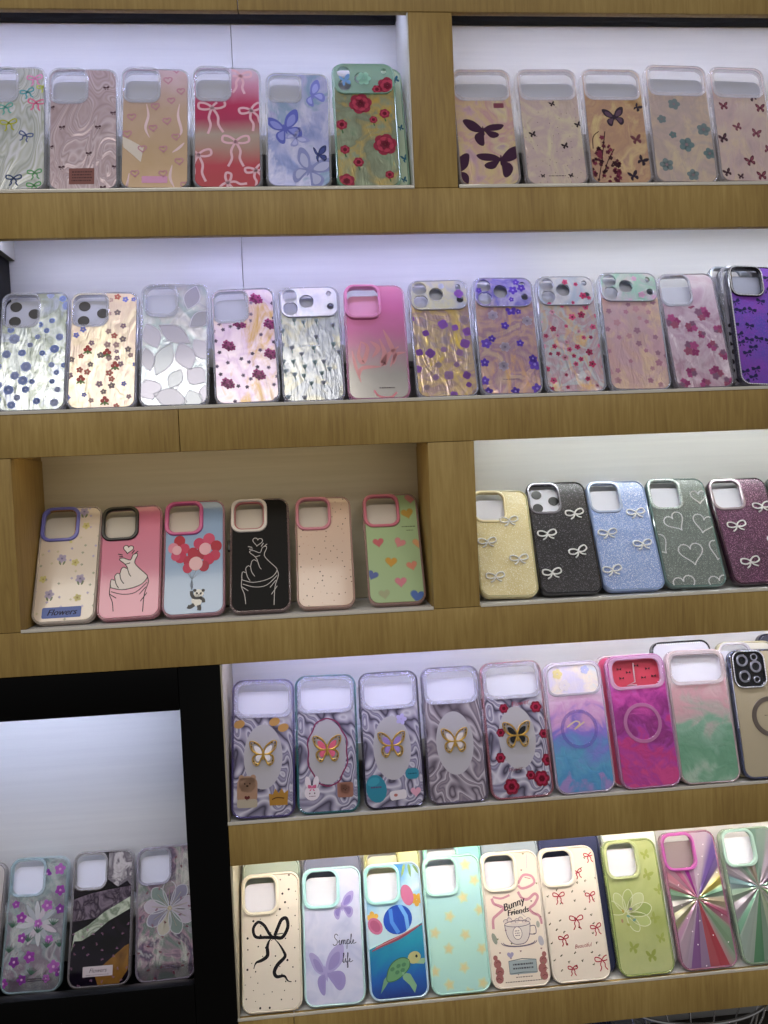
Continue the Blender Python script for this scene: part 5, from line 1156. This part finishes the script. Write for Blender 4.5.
for k in range(9):
    a = k*2*PI/9+.2
    leaf = rot2(smooth([(3, 0), (15, 7), (27, 8), (34, 0), (27, -8), (15, -7)], 3, True), a, x0, z0)
    c.poly(leaf, plain(('d8ccdc', 'a49fb6', 'dcd4c4', '98a8a2')[k % 4], .12, .55, 1, .5), 1+k % 2); c.line(leaf, 1.1, plain('e8e4ec', .1, .6), 3, True, 0); c.line(rot2([(5, 0), (24, 0)], a, x0, z0), .9, '8c8478', 3, False, 0)
c.ell(x0, z0, 3, 3, 'b8ac90', 4)
for x, z in c.scatter(24, 12, 99, 1, 4): c.bowfill(x, z, 1.8, '6c3848', 4, x)
c.rules(c.X(.5), c.Zm(.9), 24, 4, 2, '6c6474', 4)
c.panel(foil('opal_foil', ['56505e', 'c0b8c6', '8ca098', 'd0b0c2', '6c5a7e', 'e2dfe2', '90a4a8'], 30, 98, 1.1, .1, 1.6, 34, 3))
c = new('6w', 'phone case cut off at the left edge of the picture inside the black cabinet', G6, 0, (-.4745, .078, .16, .03, .0187))
c.shell(clear('a8a0a0', .6)); c.card(); c.sq(clear('a09ab0', .7)); c.panel(plain('c4bcb8', .3, .3))
# ================================================================== THE SHELVING
WOOD = wood('oak_laminate', '8a6f40', '9f844c', 'af955b')
WHITE = laminate('white_laminate', 'd2d2d5', 'd9d9db')
LIN = plain('d8d8d4', .45, name='white_edge')
BLK = plain('020203', .4, 0, 1, 0, .12, 'black_lacquer')
DRK = plain('0e0d10', .6, 0, 1, 0, .2, name='black_plastic')
LIP = plain('e6e2da', .15, 0, .72, .4, .6, 'acrylic')
XL, XR = -.62, .80
SH = bpy.data.objects.new('display_shelving', None); C.objects.link(SH); SH.location = (0, 0, -1.45)
tag(SH, 'oak display shelving with white backs holding rows of phone cases', 'shelving')
bpy.context.view_layer.update()
def sp(name, b, m, parent=None, bev=.0005):
    o = boxobj(name, b, m, None, bev); p = parent or SH
    o.parent = p; o.matrix_parent_inverse = Matrix.Translation((0, 0, 1.45)) if p is SH else p.matrix_world.inverted()
    return o
def shelf(zt, zb, x0, x1, seams=(), lip=()):
    if lip: zt -= DROP
    pl = sp('shelf_board', (x0, x1, .0092, BACK, zt-.018, zt), WHITE)
    xs = [x0]+list(seams)+[x1]
    for a, b in zip(xs, xs[1:]):
        sp('fascia', (a+.0004, b-.0004, 0, .009, zb, zt), WOOD, pl, .0007)
    for a, b in lip: sp('edge_strip', (a, b, -.0012, -.0001, zt-.0004, zt+.0036), LIP, pl, .0003)
    return pl
D1, D2 = (.1402, .1933), (.1431, .2006)
SIDE = -.1226
shelf(.635, Z['B0b'], XL, XR, (-.0621,))
shelf(Z['B1t'], Z['B1b'], XL, XR, (), ((XL, D1[0]-.001), (D1[1]+.001, XR)))
shelf(Z['B2t'], Z['B2b'], XL, XR, (-.1558,), ((XL, XR),))
shelf(Z['B3t'], Z['B3b'], XL, XR, (), ((-.352, D2[0]-.001), (D2[1]+.001, XR)))
shelf(Z['B4t'], Z['B4b'], SIDE+.0003, XR, (), ((SIDE+.0003, XR),))
shelf(Z['B5t'], Z['B5b'], SIDE+.0003, XR, (-.0536,), ((SIDE+.0003, XR),))
# uprights
sp('upright', (D1[0], D1[1], .0004, BACK, Z['B1t']-DROP+.0006, Z['B0b']-.0006), WOOD); sp('side_liner', (D1[0]-.0016, D1[0]-.0001, .002, BACK, Z['B1t']-DROP+.0003, .6165), LIN)
sp('upright', (D1[0]+.001, D1[1]-.001, .0128, BACK, Z['B0b']-.0005, .6165), WOOD)
sp('upright', (D2[0], D2[1], .0004, BACK, Z['B3t']-DROP+.0006, Z['B2b']-.0006), WOOD); sp('upright', (D2[0]+.001, D2[1]-.001, .0128, BACK, Z['B2b']-.0005, Z['B2t']-DROP-.0184), WOOD)
sp('upright', (-.415, -.3522, .0004, BACK, Z['B3t']-DROP+.0006, Z['B2b']-.0006), WOOD); sp('upright', (-.415, -.3532, .0128, BACK, Z['B2b']-.0005, Z['B2t']-DROP-.0184), WOOD)
for a_, b_ in ((Z['B4t'], Z['B3b']), (Z['B5t'], Z['B4b'])): sp('side_panel', (SIDE+.0004, SIDE+.0026, .0002, BACK, a_-DROP+.0005, b_-.0006), plain('a89f8c', .5))
sp('side_panel', (SIDE+.0004, SIDE+.0026, .013, BACK, Z['B4b']-.0004, Z['B4t']-DROP-.0185), plain('a89f8c', .5)); sp('side_panel', (SIDE+.0004, SIDE+.0026, .0002, BACK, -1.45, Z['B5b']-.0006), plain('a89f8c', .5))
sp('end_panel', (XL-.02, XL-.0005, 0, BACK, -1.45, .65), WOOD); sp('end_panel', (XR+.0005, XR+.02, 0, BACK, -1.45, .65), WOOD)
sp('end_panel', (-.415, -.3785, .02, BACK, Z['B2t']-DROP+.0005, .3020), DRK)
sp('plinth', (SIDE+.008, XR-.001, .02, BACK, -1.45, -1.36), DRK)
# white backs, one sheet per bay (the upper two rows are split by a joint)
def back(x0, x1, z0, z1, m=WHITE): sp('back_panel', (x0, x1, BACK+.0004, BACK+.006, z0, z1), m, None, .0002)
for z0, z1 in ((Z['B1t']+.0005, .6345), (Z['B2t']+.0005, Z['B1t']-.0005)):
    back(XL, -.0800, z0, z1); back(-.0792, XR, z0, z1)
back(XL, .17, Z['B3t']+.0005, Z['B2t']-.0005, laminate('warm_bounce_laminate', 'ccc4ac', 'd6ceb8')); back(.1705, XR, Z['B3t']+.0005, Z['B2t']-.0005); back(SIDE+.0028, XR, Z['B4t']+.0005, Z['B3t']-.0005); back(SIDE+.0028, XR, Z['B5t']+.0005, Z['B4t']-.0005); back(SIDE+.0028, XR, -1.45, Z['B5t']-.0005)  # unlit bay's back tinted cream to carry warm bounce light
# dark strip along the top of the first row's back
sp('dark_strip', (XL+.001, D1[0]-.003, .1015, BACK, .6068-.001, .6014), DRK) if False else None
for a, b in ((XL+.001, D1[0]-.0022), (D1[1]+.001, XR-.001)): sp('dark_strip', (a, b, .100, BACK, .6048, .6166), DRK)
# rails the cases lean on
RAIL = plain('c9c9cc', .5)
def rail(row, x0, x1, layers, z0=.055, z1=.078):
    th = LEAN[row]; zz = BASEZ[row]
    y = OFF[row]+math.tan(th)*z1+THICK/math.cos(th)*layers+.0009*layers+.0004*layers+.001
    if y < BACK-.006: sp('support_rail', (x0, x1, y, BACK, zz+z0, zz+z1), RAIL)
rail(1, XL+.001, .067, 1); rail(1, .067, D1[0]-.003, 2); rail(1, D1[1]+.001, XR-.001, 1)
rail(2, -.377, .53, 1); rail(2, .54, .64, 3); rail(4, SIDE+.008, .365, 1); rail(4, .366, .53, 2); rail(4, .531, .79, 3); rail(5, SIDE+.008, XR-.001, 2)
# light strips behind the fascias
def led(x0, x1, zt, col, k, y=.034):
    if zt < .5: zt -= DROP
    h = sp('light_strip', (x0, x1, y-.006, y+.006, zt-.0065, zt-.0003), plain('c8c8c8', .4, .6))
    sp('diffuser', (x0+.003, x1-.003, y-.0045, y+.0045, zt-.0085, zt-.0066), emitter('strip_light_'+str(len(bpy.data.materials)), col, k), h, .0003)
K = LEDK
led(XL+.01, D1[0]-.01, .6168, 'cdd4ff', K*1.0); led(D1[1]+.01, XR-.01, .6168, 'e2e6ff', K*.85)
led(-.37, -.16, Z['B1t']-.0182, 'd8dcff', K*.9); led(-.15, .30, Z['B1t']-.0182, 'ccceff', K*1.1); led(.31, XR-.01, Z['B1t']-.0182, 'eaf0ff', K*.9)
led(D2[1]+.01, XR-.01, Z['B2t']-.0182, 'eef4f0', K*.95)
led(SIDE+.012, .22, Z['B3t']-.0182, 'd0d2ff', K*1.25, .02); led(.23, XR-.01, Z['B3t']-.0182, 'f0f2ff', K*1.2, .02)
led(SIDE+.012, XR-.01, Z['B4t']-.0182, 'fff9ee', K*1.5, .016)
led(-.345, .12, Z['B2t']-.0182, 'ffe4ac', K*.17, .03)  # added warm strip standing in for bounce; only the bay's corner is lit
# white driver box with a dark underside at the left end of the second row
dv = boxobj('driver_box', (-.415, -.3706, .056, BACK-.0002, .3027, .3343), plain('d4d4d0', .45))
bb = boxobj('underside', (-.4145, -.3712, .057, BACK-.001, .3023, .3029), plain('4a4832', .6), dv, .0001)
tag(dv, 'small white box at the left end of the second row, under the top shelf', 'box')
# ================================================================== BLACK CABINET
CB = bpy.data.objects.new('display_cabinet', None); C.objects.link(CB); CB.location = (-.35, .06, -1.45)
tag(CB, 'black framed display cabinet with a white back, below the wooden bay', 'cabinet')
bpy.context.view_layer.update()
def cp(name, b, m, parent=None, bev=.0006):
    o = boxobj(name, b, m, None, bev); o.parent = parent or CB; o.matrix_parent_inverse = (parent or CB).matrix_world.inverted(); return o
ZT = Z['B3b']-.0008; CX0 = -.58
bm = bmesh.new()
box(bm, CX0, -.1730, 0, .014, -.2693, ZT, .0006)            # head rail
cp_ = finish(bm, 'top_rail'); o = link('top_rail', cp_, BLK); o.parent = CB; o.matrix_parent_inverse = CB.matrix_world.inverted()
cp('stile', (-.1727+.0003, SIDE-.0002, 0, .014, -1.45, ZT), BLK); cp('sill', (CX0, -.173, 0, .014, -.69, -.6105), BLK)
cp('stile', (XL+.0005, CX0-.0005, 0, .014, -1.45, ZT), BLK)
cp('cabinet_floor', (CX0, -.1735, .0145, CBACK, -.66, BASEZ[6]), BLK)
cp('side_wall', (-.1725, -.166, .0145, CBACK, -1.45, ZT-.001), BLK)
cp('cabinet_top', (CX0, -.1735, .0145, CBACK, -.236, ZT-.001), BLK)
cp('back_panel', (CX0, -.1735, CBACK+.0004, CBACK+.006, -.66, -.2365), WHITE)
cp('edge_strip', (CX0, -.1740, .0555, .0575, BASEZ[6], BASEZ[6]+.004), plain('5c5a60', .15, .3, .9, .5))
cp('lower_panel', (CX0, -.173, .002, .014, -1.45, -.6905), BLK)
h = cp('light_strip', (CX0+.01, -.19, .022, .036, -.2425, -.2363), plain('c8c8c8', .4, .6)); cp('diffuser', (CX0+.013, -.193, .0235, .0345, -.2445, -.2426), emitter('cabinet_light', 'd8e0ff', K*1.9), h, .0003)
cp('support_rail', (CX0, -.1745, .0602+math.tan(LEAN[6])*.09+THICK/math.cos(LEAN[6])+.001, CBACK, BASEZ[6]+.07, BASEZ[6]+.09), RAIL) if .0602+math.tan(LEAN[6])*.09+THICK/math.cos(LEAN[6])+.001 < CBACK-.003 else None
# ================================================================== BELOW THE BOTTOM SHELF
sp('shelf_board', (SIDE+.0003, XR, .0, BACK, -.818, -.80), plain('3a3028', .5))
WB = bpy.data.objects.new('wire_basket', None); C.objects.link(WB); WB.location = (.492, .056, -.80)
tag(WB, 'round chrome wire basket below the bottom shelf, showing only its rim', 'basket')
CH = plain('c8c8cc', .18, .9, name='chrome_wire')
def wb(name, bm, m=CH): return link(name, finish(bm, name), m, WB)
def circ(r, z, n=48): return [(r*math.cos(2*PI*k/n), r*.52*math.sin(2*PI*k/n), z) for k in range(n)]
bm = bmesh.new(); tube(bm, circ(.098, .068), .0022, 8, True); wb('rim', bm)
bm = bmesh.new(); tube(bm, circ(.070, .0022), .002, 8, True); wb('foot_ring', bm)
for k in range(14):
    a = 2*PI*k/14+.1
    bm = bmesh.new(); tube(bm, [(q*math.cos(a), q*.52*math.sin(a), z) for q, z in ((.098, .068), (.092, .045), (.080, .02), (.070, .0025))], .0013, 6); wb('rib', bm)
bm = bmesh.new()
bmesh.ops.create_circle(bm, cap_ends=True, segments=40, radius=.068, matrix=Matrix.Translation((0, 0, .004)) @ Matrix.Diagonal((1, .52, 1, 1)))
r_ = bmesh.ops.extrude_face_region(bm, geom=bm.faces[:]); bmesh.ops.translate(bm, vec=(0, 0, .002), verts=[v for v in r_['geom'] if isinstance(v, bmesh.types.BMVert)])
wb('base', bm, plain('6c5f5a', .4, .3))
# a blue glitter case lying beside the basket
LC = Case(5, 0, .078, .16, 0, .004, 'blue glitter phone case lying left of the chrome basket below the shelves', None)
LC.shell(clear('d8d8e4', .5)); LC.card(); LC.sq(clear('d8d8e4', .6)); LC.panel(glitter('navy_glitter', ('1c2460', '2a3478'), ['6c80d8', 'a8b8ff', '384aa0'], 31, .3, .3))
LC.o.matrix_world = Matrix.Translation((.345, .055, -.7895+.022)) @ Matrix.Rotation(.0, 4, 'Z') @ Matrix.Rotation(-PI/2, 4, 'X') @ Matrix.Rotation(PI/2, 4, 'Y') @ Matrix.Translation((0, 0, -.08))
# ================================================================== THE ROOM
def struct(name, b, m):
    o = boxobj(name, b, m, None, 0); o['kind'] = 'structure'; return o
struct('wall_back', (-2.6, 2.6, .146, .24, -1.45, 1.45), plain('8c8880', .7))
struct('floor', (-2.6, 2.6, -3.2, .1458, -1.5, -1.4502), plain('8a847c', .35))
# ceiling panels of the shop, above and behind the viewer
def lamp(x, y, w, d, e, col=(1, .95, .86)):
    l = bpy.data.lights.new('ceiling_lamp', 'AREA'); l.shape = 'RECTANGLE'; l.size = w; l.size_y = d; l.energy = e; l.color = col
    o = bpy.data.objects.new('ceiling_lamp', l); C.objects.link(o); o.location = (x, y, 1.4); return o
lamp(-.5, -1.5, 1.2, .5, LAMPK); lamp(1.0, -2.2, 1.2, .5, LAMPK)
w = bpy.data.worlds.new('shop'); bpy.context.scene.world = w; w.use_nodes = True
w.node_tree.nodes['Background'].inputs[0].default_value = (.95, .93, .9, 1); w.node_tree.nodes['Background'].inputs[1].default_value = WORLDK
# ================================================================== CAMERA
r = Vector((0.99517678, -0.0883825, -0.04256426)); u = Vector((0.04600536, 0.0372684, 0.99824575)); f = Vector((0.08664115, 0.99538917, -0.04115471))
cam = bpy.data.cameras.new('camera'); co = bpy.data.objects.new('camera', cam); C.objects.link(co)
co.matrix_world = Matrix(((r.x, u.x, -f.x, 0), (r.y, u.y, -f.y, -.9836), (r.z, u.z, -f.z, 0), (0, 0, 0, 1)))
cam.sensor_fit = 'VERTICAL'; cam.sensor_height = 36; cam.lens = 805.746/1024*36; cam.clip_start = .01
sc = bpy.context.scene; sc.camera = co
sc.view_settings.view_transform = 'Standard'; sc.view_settings.look = 'None'; sc.view_settings.gamma = 1; sc.view_settings.exposure = EXPO
sc.view_settings.use_curve_mapping = False
sc.cycles.use_denoising = True
sc.cycles.max_bounces = 6; sc.cycles.transparent_max_bounces = 16; sc.cycles.caustics_reflective = False; sc.cycles.caustics_refractive = False
